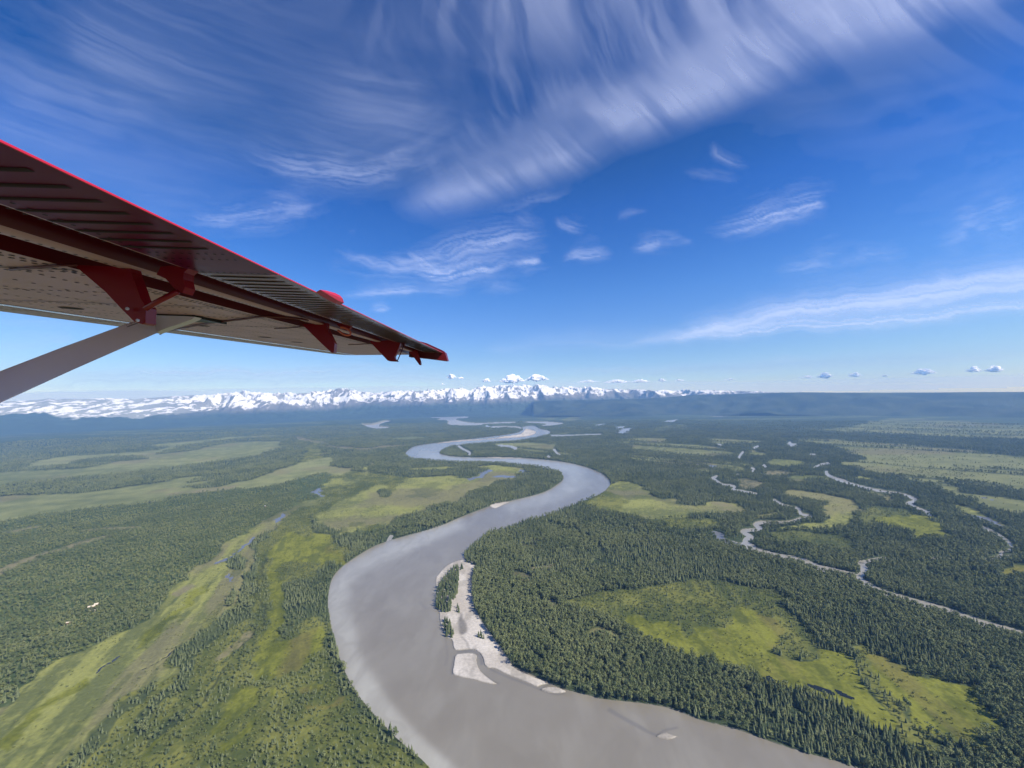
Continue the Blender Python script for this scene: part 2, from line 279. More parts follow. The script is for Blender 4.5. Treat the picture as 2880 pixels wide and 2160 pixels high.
for p in [P('d1', (1430, 620), (1500, 540), (1620, 500), (1750, 450), (1900, 400), (2010, 390), (2030, 410), (1930, 440), (1900, 480), (1960, 500), (2080, 460), (2201, 400), (2201, 690), (2060, 750), (1850, 760), (1750, 850), (1500, 860), (1370, 790), (1330, 700)),
          P('c6', (0, 750), (100, 730), (90, 750), (20, 790), (60, 800), (120, 770), (230, 690), (420, 680), (500, 690), (550, 690), (640, 650), (600, 630), (700, 620), (860, 640), (870, 670), (780, 710), (700, 720), (600, 760), (560, 800), (500, 840), (420, 840), (250, 890), (100, 930), (0, 940)),
          P('c6', (220, 640), (370, 628), (480, 632), (400, 642), (230, 650)),
          P('d6', (440, 510), (560, 530), (720, 600), (900, 640), (1000, 670), (1200, 660), (1350, 650), (1400, 620), (1750, 600), (1820, 540), (1720, 515), (1580, 510), (1500, 540), (1340, 530), (1240, 480), (1100, 470), (980, 400), (900, 350), (800, 330), (680, 370), (640, 440), (560, 480)),
          P('c7', (500, 860), (560, 830), (650, 840), (800, 860), (930, 890), (1000, 930), (1035, 960), (1010, 1030), (920, 1070), (800, 1080), (650, 1090), (520, 1110), (480, 1090), (640, 1060), (800, 1040), (850, 990), (800, 930), (680, 900)),
          P('c7', (390, 615), (540, 613), (655, 628), (610, 655), (520, 660), (430, 640)), P('c7', (255, 550), (310, 548), (385, 572), (280, 578)), P('c7', (545, 745), (650, 725), (740, 725), (840, 750), (700, 750), (650, 775), (590, 770)),
          P('c7', (1000, 730), (1090, 730), (1150, 755), (1060, 750)), P('c7', (1020, 830), (1110, 835), (1230, 865), (1280, 900), (1240, 905), (1150, 865)), P('c7', (300, 1005), (400, 985), (500, 970), (480, 985), (360, 1015)),
          P('c7', (1650, 920), (1750, 940), (1900, 990), (2020, 1030), (2115, 1080), (2100, 1112), (2000, 1095), (1900, 1045), (1790, 990)), P('c7', (200, 640), (260, 640), (300, 655), (230, 655)),
          P('d1', (1000, 640), (1080, 600), (1180, 555), (1160, 600), (1060, 640)), P('c10', (80, 470), (180, 470), (250, 510), (240, 530), (150, 500)),
          P('d1', (1820, 178), (1868, 170), (1850, 215), (1825, 260), (1720, 345), (1640, 372), (1500, 395), (1390, 420), (1365, 500), (1300, 575), (1150, 615), (1060, 650), (1000, 740), (890, 830), (740, 915), (700, 960), (720, 1010), (720, 1100), (700, 1180), (660, 1280), (620, 1400), (560, 1510), (500, 1640), (480, 1659), (0, 1659), (0, 1400), (100, 1190), (300, 1100), (500, 930), (660, 820), (880, 690), (1000, 635), (1180, 555), (1290, 525), (1320, 450), (1390, 395), (1450, 330), (1560, 320), (1680, 345), (1790, 260), (1800, 230)),
          P('c8', (1150, 350), (1540, 200), (1560, 330), (1520, 480), (1430, 590), (1260, 730), (1140, 820), (1110, 910), (1190, 960), (980, 1040), (850, 1100), (760, 1180), (640, 1280), (520, 1400), (400, 1500), (320, 1571), (0, 1900), (-900, 2200), (-900, 1600), (0, 1200), (130, 1100), (200, 990), (350, 920), (480, 860), (700, 750), (900, 640), (980, 540), (1000, 480), (1100, 420))]:
    fill(meadow, p)
for p in [P('d1', (1030, 850), (1120, 870), (1250, 880), (1260, 840), (1380, 870), (1430, 950), (1530, 1000), (1620, 1060), (1650, 1150), (1560, 1170), (1400, 1090), (1360, 1130), (1200, 1120), (1000, 1150), (970, 1200), (980, 1330), (1010, 1420), (950, 1500), (930, 1600), (920, 1659), (830, 1659), (870, 1500), (890, 1380), (850, 1250), (850, 1150), (900, 1000), (960, 930)),
          P('c8', (1680, 320), (1740, 330), (1760, 480), (1720, 560), (1700, 620), (1680, 620), (1700, 540), (1690, 430)), P('c8', (1700, 800), (1850, 760), (1950, 690), (2030, 740), (2000, 850), (1900, 970), (1820, 1000), (1700, 1010), (1660, 950), (1660, 830)),
          P('c8', (1620, 620), (1700, 640), (1770, 700), (1730, 800), (1650, 800), (1640, 700)), P('c8', (1450, 1150), (1560, 1060), (1640, 1060), (1600, 1150), (1480, 1250), (1300, 1380), (1250, 1420), (1300, 1300)),
          P('c8', (1920, 1080), (2000, 1070), (2010, 1110), (1920, 1120)), P('c8', (1920, 1190), (2050, 1180), (2130, 1130), (2160, 1060), (2170, 1100), (2120, 1200), (1930, 1215)), P('c8', (830, 1540), (960, 1400), (980, 1410), (900, 1500), (850, 1571)),
          P('c8', (1270, 1450), (1500, 1330), (1640, 1180), (1700, 1080), (1720, 1100), (1640, 1220), (1500, 1370), (1300, 1500)),
          P('c8', (0, 1400), (200, 1240), (380, 1120), (560, 1010), (600, 1030), (520, 1090), (330, 1190), (180, 1320), (0, 1480)), P('c8', (820, 830), (1000, 680), (1120, 560), (1230, 440), (1260, 460), (1130, 620), (980, 760), (850, 850)),
          P('c10', (270, 420), (360, 390), (420, 430), (520, 430), (590, 500), (640, 450), (760, 450), (850, 380), (950, 390), (1080, 460), (1000, 560), (1100, 620), (1200, 610), (1250, 560), (1330, 590), (1420, 650), (1470, 740), (1540, 830), (1640, 920), (1640, 960), (1540, 970), (1400, 880), (1200, 790), (1000, 740), (920, 680), (860, 660), (700, 600), (600, 590), (480, 560), (350, 500)),
          P('c10', (1480, 620), (1560, 610), (1650, 690), (1800, 720), (1970, 740), (2010, 760), (2000, 830), (2100, 930), (2130, 960), (2010, 990), (2060, 1050), (2140, 1100), (2130, 1140), (1950, 1060), (1830, 1000), (1700, 880), (1600, 780), (1530, 700)),
          P('c10', (2100, 190), (2150, 165), (2300, 160), (2300, 205), (2110, 205)), P('c10', (1920, 180), (1975, 190), (1960, 200)),
          P('c7', (1190, 1050), (1250, 1010), (1400, 1010), (1500, 1000), (1560, 1040), (1660, 1075), (1640, 1110), (1680, 1160), (1560, 1170), (1400, 1190), (1450, 1150), (1380, 1110), (1230, 1080))]:
    fill(yellow, p)
for p, v in [(P('c10', (0, 340), (120, 290), (350, 260), (560, 225), (700, 230), (850, 260), (1050, 290), (1110, 350), (1080, 360), (1200, 460), (1250, 560), (1100, 620), (1000, 560), (850, 660), (700, 600), (480, 560), (260, 440), (100, 400)), 0.75),
             (P('c10', (1380, 570), (1480, 560), (1560, 720), (1700, 900), (1830, 1000), (1850, 1100), (1650, 1010), (1640, 920), (1500, 760)), 0.85),
             (P('d6', (1000, 680), (1400, 660), (1700, 690), (1600, 745), (1300, 745), (1100, 705)), 0.8), (P('c9', (1640, 120), (1760, 60), (1843, 100), (1843, 180), (1700, 160)), 0.8),
             (P('c7', (480, 1120), (760, 1130), (900, 1160), (1000, 1240), (700, 1220), (520, 1180)), 0.5), (P('c7', (1080, 950), (1400, 960), (1460, 1010), (1250, 1010), (1100, 1100)), 0.6)]:
    fill(scrub, p, v)
LEFTB = P('c8', (1950, -480), (2100, -300), (2700, -200), (2600, 0), (2350, 100), (2200, 290), (2090, 370), (2050, 480), (2050, 620), (2100, 890), (2232, 1115), (2460, 1370), (2680, 1571), (2900, 1900), (-200, 2100), (320, 1571), (400, 1500), (520, 1400), (640, 1280), (760, 1180), (850, 1100), (980, 1040), (1190, 960), (1110, 910), (1140, 820), (1260, 730), (1430, 590), (1520, 480), (1560, 330), (1590, 200), (1750, 50), (1800, -100))
fill(leftb, LEFTB)
LOWW = P('c5', (-900, 1010), (0, 862), (200, 830), (400, 800), (600, 775), (850, 745), (1000, 710), (1200, 685), (1370, 670), (1500, 660), (1650, 625), (1780, 590), (1850, 578), (1885, 592)) + \
    P('d1', (1470, 290), (1450, 330), (1390, 395), (1310, 470), (1290, 525), (1180, 555), (1000, 635), (880, 690), (660, 820), (500, 930), (300, 1100), (100, 1190)) + \
    P('c8', (1150, 350), (1100, 420), (1000, 480), (980, 540), (900, 640), (700, 750), (480, 860), (350, 920), (200, 990), (130, 1100), (0, 1200), (-900, 1600))
fill(low, LOWW, curve=False)
for p in [P('c8', (1580, 170), (1600, 180), (1590, 330), (1560, 420), (1600, 460), (1560, 560), (1580, 640), (1500, 680), (1330, 800), (1300, 860), (1220, 960), (1150, 900), (1140, 830), (1260, 740), (1430, 610), (1500, 520), (1530, 380), (1570, 250)),
          P('c8', (1200, 940), (1250, 960), (1240, 1040), (1130, 1060), (1060, 1140), (960, 1250), (860, 1370), (820, 1340), (900, 1220), (990, 1130), (1080, 1050), (1150, 1000)),
          P('c8', (1000, 1050), (950, 1070), (800, 1170), (650, 1290), (520, 1410), (380, 1540), (340, 1571), (440, 1571), (560, 1460), (700, 1330), (850, 1200), (960, 1110)),
          P('c8', (1140, 1250), (1040, 1330), (950, 1400), (870, 1470), (880, 1400), (1000, 1300), (1110, 1210)), P('c8', (1740, 560), (1760, 430), (1900, 380), (2080, 370), (2060, 500), (2040, 650), (1900, 640), (1760, 740), (1720, 620)),
          P('c8', (1980, 370), (2040, 300), (2100, 290), (2080, 375)), P('c9', (150, 880), (215, 1080), (310, 1210), (430, 1380), (520, 1480), (640, 1580), (760, 1670), (700, 1670), (560, 1560), (480, 1500), (380, 1400), (270, 1270), (230, 1240), (190, 1100), (140, 960)),
          P('c9', (500, 360), (540, 300), (640, 200), (740, 180), (900, 160), (1000, 90), (1100, 20), (1200, 0), (1500, 0), (1490, 40), (1380, 90), (1250, 120), (1100, 140), (950, 190), (800, 250), (650, 310), (560, 340)),
          P('c6', (130, 930), (270, 880), (480, 830), (560, 770), (700, 730), (790, 700), (850, 640), (1000, 640), (1060, 660), (1080, 710), (1000, 760), (850, 810), (700, 830), (600, 880), (450, 940), (290, 1003), (100, 1003)),
          P('c9', (250, 440), (340, 380), (480, 330), (510, 340), (440, 400), (300, 470), (270, 470)), P('c9', (140, 470), (210, 470), (270, 490), (200, 560)), P('d1', (1900, 480), (1930, 440), (2000, 420), (2060, 440), (2030, 480), (1940, 500)),
          P('d1', (1500, 880), (1750, 800), (1900, 820), (1990, 880), (1950, 950), (1800, 1030), (1650, 1130), (1600, 1070), (1700, 1000), (1500, 950)), P('d1', (430, 1120), (560, 1060), (610, 1130), (590, 1190), (470, 1200), (425, 1170)),
          P('d1', (1270, 690), (1300, 670), (1330, 760), (1500, 850), (1480, 900), (1350, 860), (1265, 820), (1255, 780)), P('c8', (1400, 540), (1480, 450), (1470, 520), (1420, 580)),
          P('c10', (2010, 985), (2140, 1010), (2300, 1000), (2300, 1200), (2180, 1160), (2080, 1060))]:
    fill(belt, p)
for p in [P('c8', (0, 340), (100, 300), (250, 240), (400, 205), (560, 150), (690, 125), (640, 145), (480, 200), (330, 235), (230, 280), (130, 330), (0, 370), (-300, 480), (-300, 440)), P('c8', (0, 105), (200, 70), (212, 80), (0, 118)), P('c8', (560, 85), (850, 62), (850, 72), (560, 98)),
          P('c8', (1420, 820), (1520, 750), (1570, 740), (1540, 800), (1450, 850), (1380, 870)), P('c7', (380, 690), (480, 690), (565, 710), (470, 725), (390, 710)), P('c7', (130, 745), (220, 740), (300, 765), (380, 785), (330, 800), (230, 815), (200, 790)),
          P('d6', (1580, 515), (1700, 520), (1780, 560), (1750, 600), (1640, 560)), P('d3', (800, 590), (860, 580), (930, 610), (1150, 640), (1080, 645), (850, 620)), P('d3', (1080, 660), (1180, 670), (1400, 690), (1520, 690), (1650, 665), (1900, 660), (1800, 680), (1600, 695), (1420, 720), (1300, 705), (1170, 690)),
          P('d6', (0, 1080), (60, 1060), (180, 1060), (130, 1090), (0, 1100)), P('d6', (140, 1130), (200, 1100), (310, 1080), (250, 1110), (150, 1140)), P('c13', (550, 450), (620, 435), (760, 450), (830, 510), (760, 540), (620, 500)), P('c13', (720, 620), (860, 620), (800, 632)),
          P('c13', (980, 850), (1020, 825), (1100, 850), (1110, 872), (1020, 885)), P('d6', (470, 1218), (530, 1225), (500, 1234)), P('d6', (615, 232), (670, 240), (630, 245)), P('d6', (755, 250), (850, 250), (840, 262)), P('d3', (770, 700), (815, 705), (790, 714)),
          P('d3', (1540, 752), (1590, 758), (1560, 766)), P('d3', (1640, 770), (1680, 778), (1655, 788)), P('c8', (1040, 480), (1160, 430), (1180, 450), (1080, 500)), P('d1', (600, 375), (640, 365), (500, 420), (300, 440), (0, 480), (0, 450), (300, 410))]:
    fill(tan, p)
fill(tan, P('d6', (-60, 820), (40, 800), (110, 850), (180, 880), (80, 905), (0, 945), (-70, 900)), 0.45)
for pts, w in [(P('c13', (560, 580), (700, 690), (850, 800), (950, 880)), 6), (P('c13', (960, 930), (950, 1030), (990, 1170), (1080, 1310)), 8), (P('d6', (40, 640), (250, 720), (440, 790), (560, 880), (480, 980), (700, 1080), (850, 1160)), 6),
               (P('d6', (280, 590), (310, 650), (310, 690)), 7), (P('c13', (90, 720), (100, 600), (110, 420), (290, 30)), 4), (P('c10', (730, 620), (850, 760), (1000, 850), (900, 780)), 8), (P('c10', (100, 40), (160, 110), (90, 150)), 6),
               (P('c8', (1650, 250), (1600, 420), (1620, 560), (1580, 720), (1500, 860)), 6), (P('c8', (980, 1220), (1040, 1150), (1090, 1100)), 6), (P('c8', (1500, 900), (1400, 1020), (1290, 1130), (1200, 1210)), 7), (P('c8', (1890, 700), (1850, 560), (1880, 480)), 5)]:
    stroke(gap, pts, w, w)
ISLE = [P('px', (1280, 1596), (1290, 1600), (1289, 1636), (1285, 1672), (1270, 1696), (1266, 1719), (1251, 1722), (1230, 1712), (1227, 1690), (1230, 1656), (1244, 1632), (1263, 1610)),
        P('px', (1246, 1746), (1262, 1742), (1268, 1765), (1277, 1785), (1270, 1795), (1256, 1790), (1249, 1772)),
        P('px', (1345, 1786), (1355, 1784), (1362, 1796), (1355, 1800), (1347, 1793)), P('px', (1296, 1594), (1303, 1596), (1300, 1604), (1295, 1602)), P('px', (1283, 1712), (1291, 1708), (1290, 1722), (1284, 1720))]
for p in ISLE: fill(isle, p)
ISLE_TOP = P('px', (1308, 1556), (1336, 1530), (1362, 1508), (1378, 1492), (1376, 1500), (1355, 1530), (1335, 1560), (1322, 1584), (1311, 1580))
fill(isle, ISLE_TOP)
river *= 1; river[(isle > 0) & (river == 0)] *= 1
sand = np.maximum(sand, blur(isle, 2) * (river > 0))
river_m = blur(river, 1); sand_m = blur(sand, 1); wet_m = blur(wet, 2)
L = dict(river=river_m, sand=sand_m, wet=wet_m, pond=blur(pond, 1), creek=blur(creek, 1), meadow=blur(meadow, 2), yellow=blur(yellow, 2), scrub=blur(scrub, 3), low=blur(low, 1), tan=blur(tan, 2),
         plain=blur(plain, 1), belt=blur(belt, 1), gap=blur(gap, 1), isle=isle, leftb=blur(leftb, 1), creekx=blur(creek, 5), sandw=blur(sand, 4))
def look(name, u, v):
    a = L[name]
    x = np.clip((u - U0) / DU - 0.5, 0, NU - 1.001); y = np.clip(v - V0 - 0.5, 0, NV - 1.001)
    i = x.astype(int); j = y.astype(int); fx = x - i; fy = y - j
    return (a[j, i] * (1 - fx) + a[j, i + 1] * fx) * (1 - fy) + (a[j + 1, i] * (1 - fx) + a[j + 1, i + 1] * fx) * fy
def cover(x, y):
    """land cover at ground points"""
    u0, v0, dep = project(x, y, np.zeros_like(x))
    r = np.hypot(x, y)
    wa = 9 + 0.007 * r; wb = 12 + .012 * r
    wx = x + wa * (fbm(x / 40, y / 40, 3, 3) - .5) * 2 + wb * (fbm(x / 190, y / 190, 4, 3) - .5) * 2; wy = y + wa * (fbm(x / 40, y / 40, 33, 3) - .5) * 2 + wb * (fbm(x / 190, y / 190, 34, 3) - .5) * 2
    u, v, _ = project(wx, wy, np.zeros_like(x))
    ok = (dep > 50) & (v0 < 2380) & (v0 > vh(u0) + 1)
    out = {}
    for k in L:
        if k in ('river', 'sand', 'wet', 'creek', 'isle', 'creekx', 'sandw'): val = look(k, u0, v0)
        else: val = look(k, u, v)
        if k in ('creek', 'pond'): val = np.where((u0 < U0 + 4) | (u0 > 3330), 0, val)
        out[k] = np.where(ok, val, 0)
    ell = fbm(x / 900, y / 900, 51, 3)
    out['meadow'] = np.where(ok, out['meadow'], smooth(.5, .6, ell))
    return out
def strips(x, y):
    """long thin strips of wood that run across the open fen"""
    a = np.where(x < 0, .44, -.84); p = x * np.cos(a) + y * np.sin(a); q = -x * np.sin(a) + y * np.cos(a)
    return smooth(.555, .61, fbm(p / 1500, q / 95, 61, 4)) * smooth(1600, 2200, y) * np.where(x < 0, .12, .8)
def ground_z(x, y):
    r = np.hypot(x, y)
    h = (fbm(x / 400, y / 400, 71, 3) - .5) * 5
    hill = smooth(8200, 10000, r) * (1 - smooth(11500, 13500, r)) * smooth(-0.05, -0.4, np.arctan2(x, y))
    return h + hill * (60 * fbm(x / 2500, y / 1500, 72, 4) ** 1.5 + 25)

# ------------------------------------------------------------------ ground, river, ponds, creeks
def lerp(a, b, t): return a + (b - a) * t[..., None]
NA_F = 1250
az = np.concatenate([np.linspace(-1.12, 1.12, NA_F), np.linspace(1.12, 2 * math.pi - 1.12, 60)[1:-1]])
NA = len(az)
rr = [3.0, 20, 60, 120, 200, 290, 370]
while rr[-1] < 20900:
    r = rr[-1]; rr.append(r + min(max(r * r * 1.9 / (FPX * H) * 1.0, 1.6), max(0.02 * r, 3)))
rr = np.array(rr); NR = len(rr)
GX = rr[:, None] * np.sin(az)[None]; GY = rr[:, None] * np.cos(az)[None]
cv = cover(GX, GY)
GR = np.hypot(GX, GY)
far = smooth(3000, 9000, GR)
n_f = .5 * fbm(GX / 16, GY / 16, 101, 3) + .5 * fbm(GX / 5.5, GY / 5.5, 107, 2); n_f = .5 + 1.25 * (n_f - .5); n_m = fbm(GX / 70, GY / 70, 102, 4); n_l = fbm(GX / 420, GY / 420, 103, 4)
def along(x, y):
    a = np.where(x < 0.02 * y, 1.98, 1.38)          # the old channels run with the valley on either bank
    return x * np.cos(a) + y * np.sin(a), -x * np.sin(a) + y * np.cos(a)
sx, sy = along(GX, GY)
wnear = 1 - smooth(1100, 1900, GY)
def sfb(lx, ly, seed): return wnear * fbm(sx / lx, sy / ly, seed, 4) + (1 - wnear) * fbm(GX / lx / 1.3 + .15 * n_l, GY / lx / 1.1, seed + 50, 5)
n_s = sfb(190, 17, 104)                    # streaky growth along old river channels
n_fs = fbm(GX / 1500 + .2 * n_l, GY / 900, 105, 5)
A_ = lambda *c: np.array(c)
c_for = lerp(np.broadcast_to(A_(.032, .048, .024), GX.shape + (3,)), A_(.060, .082, .040), smooth(.3, .75, n_m * .6 + n_f * .4))
c_for = lerp(c_for, np.array([.050, .072, .040]) * (0.6 + .8 * n_fs[..., None]), far)
c_low = lerp(np.broadcast_to(A_(.050, .075, .030), GX.shape + (3,)), A_(.095, .125, .050), smooth(.35, .7, n_m * .5 + n_f * .5))
c_mead = lerp(np.broadcast_to(A_(.118, .134, .046), GX.shape + (3,)), A_(.250, .258, .076), smooth(.33, .67, n_s * .62 + n_f * .38))
c_mead = lerp(c_mead, A_(.175, .158, .092) * np.ones(3), .60 * smooth(.48, .62, sfb(330, 70, 108)))
c_mead = lerp(c_mead, A_(.052, .070, .026), .6 * .7 * smooth(.60, .68, sfb(120, 22, 109)))
c_yel = lerp(np.broadcast_to(A_(.092, .106, .018), GX.shape + (3,)), A_(.195, .205, .034), smooth(.33, .67, n_m * .35 + n_s * .30 + n_f * .35))
c_yel = lerp(c_yel, A_(.058, .076, .022), .55 * smooth(.58, .68, sfb(90, 30, 110)))
c_yel = lerp(c_yel, A_(.150, .122, .050), .45 * smooth(.55, .7, sfb(240, 90, 112)))
c_pl = lerp(np.broadcast_to(A_(.135, .155, .060), GX.shape + (3,)), A_(.230, .242, .100), smooth(.3, .7, n_fs * .5 + n_m * .5))
c_pl = lerp(c_pl, A_(.190, .165, .090), .6 * smooth(.55, .75, n_l))
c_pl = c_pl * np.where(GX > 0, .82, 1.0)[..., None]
c_scr = lerp(np.broadcast_to(A_(.070, .088, .026), GX.shape + (3,)), A_(.185, .190, .048), smooth(.35, .7, n_m * .4 + n_s * .3 + n_f * .3))
c_tan = lerp(np.broadcast_to(A_(.13, .125, .058), GX.shape + (3,)), A_(.25, .22, .13), n_m * .5 + n_f * .5)
c_sand = lerp(np.broadcast_to(A_(.42, .38, .325), GX.shape + (3,)), A_(.56, .52, .46), smooth(.25, .75, n_s * .4 + n_m * .6))
col = c_for.copy()
col = lerp(col, c_scr, cv['leftb'])
col = lerp(col, c_low, cv['low'])
sgap = smooth(.30, .5, fbm(GX / 1100 + 3, GY / 160, 62, 4))
fen = cv['plain'] * (0.80 + .20 * sgap) * (1 - .85 * strips(GX, GY))
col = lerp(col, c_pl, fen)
col = lerp(col, c_mead, cv['meadow'])
col = lerp(col, c_scr, np.clip(cv['scrub'] * 1.2, 0, 1))
col = lerp(col, c_yel, cv['yellow'])
col = lerp(col, c_for, cv['belt'] * .8)
col = lerp(col, c_tan, cv['tan'] * (.35 + .65 * smooth(.3, .6, n_f * .5 + n_m * .5)))
col = lerp(col, A_(.030, .040, .022), cv['gap'] * .8)
# far valley: thin pale openings in the woods
op = smooth(.60, .72, fbm(GX / 1900, GY / 420, 63, 4)) * smooth(4500, 8000, GR) * (1 - smooth(15000, 22000, GR)) * (1 - cv['river'])
col = lerp(col, A_(.12, .145, .07), op * .7)
rocky = (1 - smooth(.0, 1, cv['river'])) * 0
bank = np.clip(cv['river'] * 4, 0, 1) * (1 - np.clip(cv['river'] * 1.0, 0, 1))
sandm = smooth(.25, .6, cv['sand'])
col = lerp(col, A_(.16, .15, .115), smooth(.05, .5, cv['river']))
col = lerp(col, c_sand, sandm)
col = lerp(col, A_(.25, .228, .19), .75 * (1 - smooth(.5, .9, cv['sandw'] + .35 * (n_m - .5))) * sandm)
col = lerp(col, A_(.30, .275, .235), .6 * smooth(.52, .64, fbm(GX / 30, GY / 80, 119, 4)) * sandm)
col = lerp(col, A_(.16, .15, .135), cv['wet'] * .85 * sandm)
col = lerp(col, A_(.27, .25, .20), smooth(.15, .6, cv['creek']))
gz = ground_z(GX, GY)
deep = smooth(.30, .62, cv['river'])
wat = np.maximum(smooth(.25, .6, cv['pond']), smooth(.25, .6, cv['creek']))
flat = np.maximum(np.maximum(smooth(0, .3, cv['river']), sandm), wat)
gz = gz * (1 - flat)
gz = gz - 4.5 * deep * (1 - sandm) + (-1.2 + 0.9) * deep * sandm + sandm * deep * (0.5 * n_m)
gz = np.where(wat > 0, gz - 2.0 * wat * (1 - deep), gz)
# far woods stand above the fen: canopy height where single trees are no longer resolved
wood = np.clip(1 - cv['meadow'] - cv['yellow'] - fen - cv['river'] * 2 - cv['tan'] - cv['creek'] * 2 - cv['pond'] * 2, 0, 1)
gz = gz + smooth(6500, 9000, GR) * wood * (5 + 12 * rng.random(GX.shape) * smooth(.2, .7, n_fs))
V = np.stack([GX, GY, gz], -1).reshape(-1, 3)
ii = np.arange(NR - 1)[:, None] * NA; jj = np.arange(NA)[None]; jn = (np.arange(NA) + 1) % NA
FQ = np.stack([ii + jj, ii + jn[None], ii + NA + jn[None], ii + NA + jj], -1).reshape(-1, 4)
def surf_mat(name, rough, spec, det_scale, det_amt, bump=0.0):
    m, nt, b = new_mat(name)
    at = nt.nodes.new('ShaderNodeAttribute'); at.attribute_name = 'Col'
    ge = nt.nodes.new('ShaderNodeNewGeometry')
    nz = nt.nodes.new('ShaderNodeTexNoise'); nz.inputs['Scale'].default_value = det_scale; nz.inputs['Detail'].default_value = 4
    mp = nt.nodes.new('ShaderNodeMapRange'); mp.inputs['To Min'].default_value = 1 - det_amt; mp.inputs['To Max'].default_value = 1 + det_amt
    vm = nt.nodes.new('ShaderNodeVectorMath'); vm.operation = 'SCALE'
    nt.links.new(ge.outputs['Position'], nz.inputs['Vector']); nt.links.new(nz.outputs[0], mp.inputs['Value']); nt.links.new(mp.outputs[0], vm.inputs['Scale'])
    nt.links.new(at.outputs['Color'], vm.inputs[0]); nt.links.new(vm.outputs[0], b.inputs['Base Color'])
    b.inputs['Roughness'].default_value = rough; b.inputs['Specular IOR Level'].default_value = spec
    if bump:
        bp = nt.nodes.new('ShaderNodeBump'); bp.inputs['Strength'].default_value = bump; bp.inputs['Distance'].default_value = 1.0
        nt.links.new(nz.outputs[0], bp.inputs['Height']); nt.links.new(bp.outputs[0], b.inputs['Normal'])
    return m
M_ground = surf_mat('ground_cover', 0.95, 0.1, 0.18, 0.35, 0.5)
go = link('ground', mesh_np('ground', V, FQ, [M_ground], True, {'Col': ('FLOAT_COLOR', rgba(col.reshape(-1, 3)))}))
tag(go, 'flat river valley of green forest floor, fen and meadow', kind='structure')

def sheet(name, mask, z, mat, color, thr=0.04):
    mk = mask.reshape(-1) > thr
    mf = mk[FQ].any(1); F = FQ[mf]
    ids, inv = np.unique(F, return_inverse=True)
    v = V[ids].copy(); v[:, 2] = z
    return link(name, mesh_np(name, v, inv.reshape(F.shape), [mat], True, {'Col': ('FLOAT_COLOR', rgba(color.reshape(-1, 3)[ids]))}))
# silt-laden water: paler, milkier tongues along the outer bank
UU, VV, DD = project(GX, GY, np.zeros_like(GX))
pale = Z()
stroke(pale, P('px', (1302, 1466), (1224, 1500), (1100, 1548), (1040, 1575), (972, 1622), (952, 1668), (955, 1740), (985, 1850), (1042, 1955), (1145, 2080), (1290, 2210)), 42, 80)
stroke(pale, P('px', (1420, 1425), (1540, 1398), (1600, 1370), (1640, 1345)), 40, 60, .7); stroke(pale, P('px', (1180, 1275), (1260, 1290), (1400, 1292), (1560, 1308), (1640, 1330)), 20, 45, .8)
pale = blur(pale, 55)
nw = fbm(GX / 90 + n_l, GY / 240, 111, 4)
silt = lerp(np.broadcast_to(A_(.215, .195, .155), GX.shape + (3,)), A_(.375, .365, .315), np.clip(pale[np.clip((VV - V0).astype(int), 0, NV - 1), np.clip(((UU - U0) / DU).astype(int), 0, NU - 1)] * (.8 + .5 * (nw - .5)) + .16 * smooth(.4, .8, fbm(GX / 35 + 2 * n_l, GY / 110, 113, 4)), 0, 1))
sw1 = fbm(GX / 130, GY / 130, 114, 3); sw2 = fbm(GX / 130 + 9, GY / 130, 115, 3)
swirl = fbm(GX / 22 + 7 * sw1, GY / 75 + 5 * sw2, 116, 4)
silt = lerp(silt, A_(.175, .158, .125), .20 * smooth(.42, .74, swirl) * (1 - smooth(1500, 2500, GR)))
silt = lerp(silt, A_(.26, .245, .205), .16 * smooth(.42, .74, fbm(GX / 30 + 6 * sw2, GY / 90 + 6 * sw1, 117, 4)))
silt = lerp(silt, A_(.13, .125, .12), cv['wet'] * .8)
def water_mat(name, rough, bscale, bdist, spec=0.5):
    m = surf_mat(name, rough, spec, 0.02, 0.06)
    nt = m.node_tree; b = nt.nodes['Principled BSDF']
    ge = nt.nodes.new('ShaderNodeNewGeometry'); nz = nt.nodes.new('ShaderNodeTexNoise'); nz.inputs['Scale'].default_value = bscale; nz.inputs['Detail'].default_value = 3
    bp = nt.nodes.new('ShaderNodeBump'); bp.inputs['Strength'].default_value = 0.6; bp.inputs['Distance'].default_value = bdist
    nt.links.new(ge.outputs['Position'], nz.inputs['Vector']); nt.links.new(nz.outputs[0], bp.inputs['Height']); nt.links.new(bp.outputs[0], b.inputs['Normal'])
    return m
M_river = water_mat('silty_water', 0.22, 0.25, 0.10, .45)
M_pond = water_mat('pond_water', 0.25, 0.3, 0.03, .22)
M_creek = water_mat('milky_creek_water', 0.3, 0.4, 0.1)
tag(sheet('river', cv['river'], -1.2, M_river, silt), 'wide silt-grey river winding in S-bends through the forest', kind='structure')
tag(sheet('pond_water', cv['pond'] * (cv['river'] < .05), -.7, M_pond, lerp(np.broadcast_to(A_(.012, .015, .013), GX.shape + (3,)), A_(.15, .155, .165), smooth(950, 1500, GR)) + far[..., None] * .2), 'still dark water of oxbow ponds and sloughs', kind='structure')  # base colour pales with distance, standing in for sky reflected at grazing angles
tag(sheet('creek_water', cv['creek'] * (cv['river'] < .05), -.9, M_creek, np.broadcast_to(A_(.30, .285, .24), GX.shape + (3,))), 'pale milky creek water and gravel threading through the woods', kind='structure')

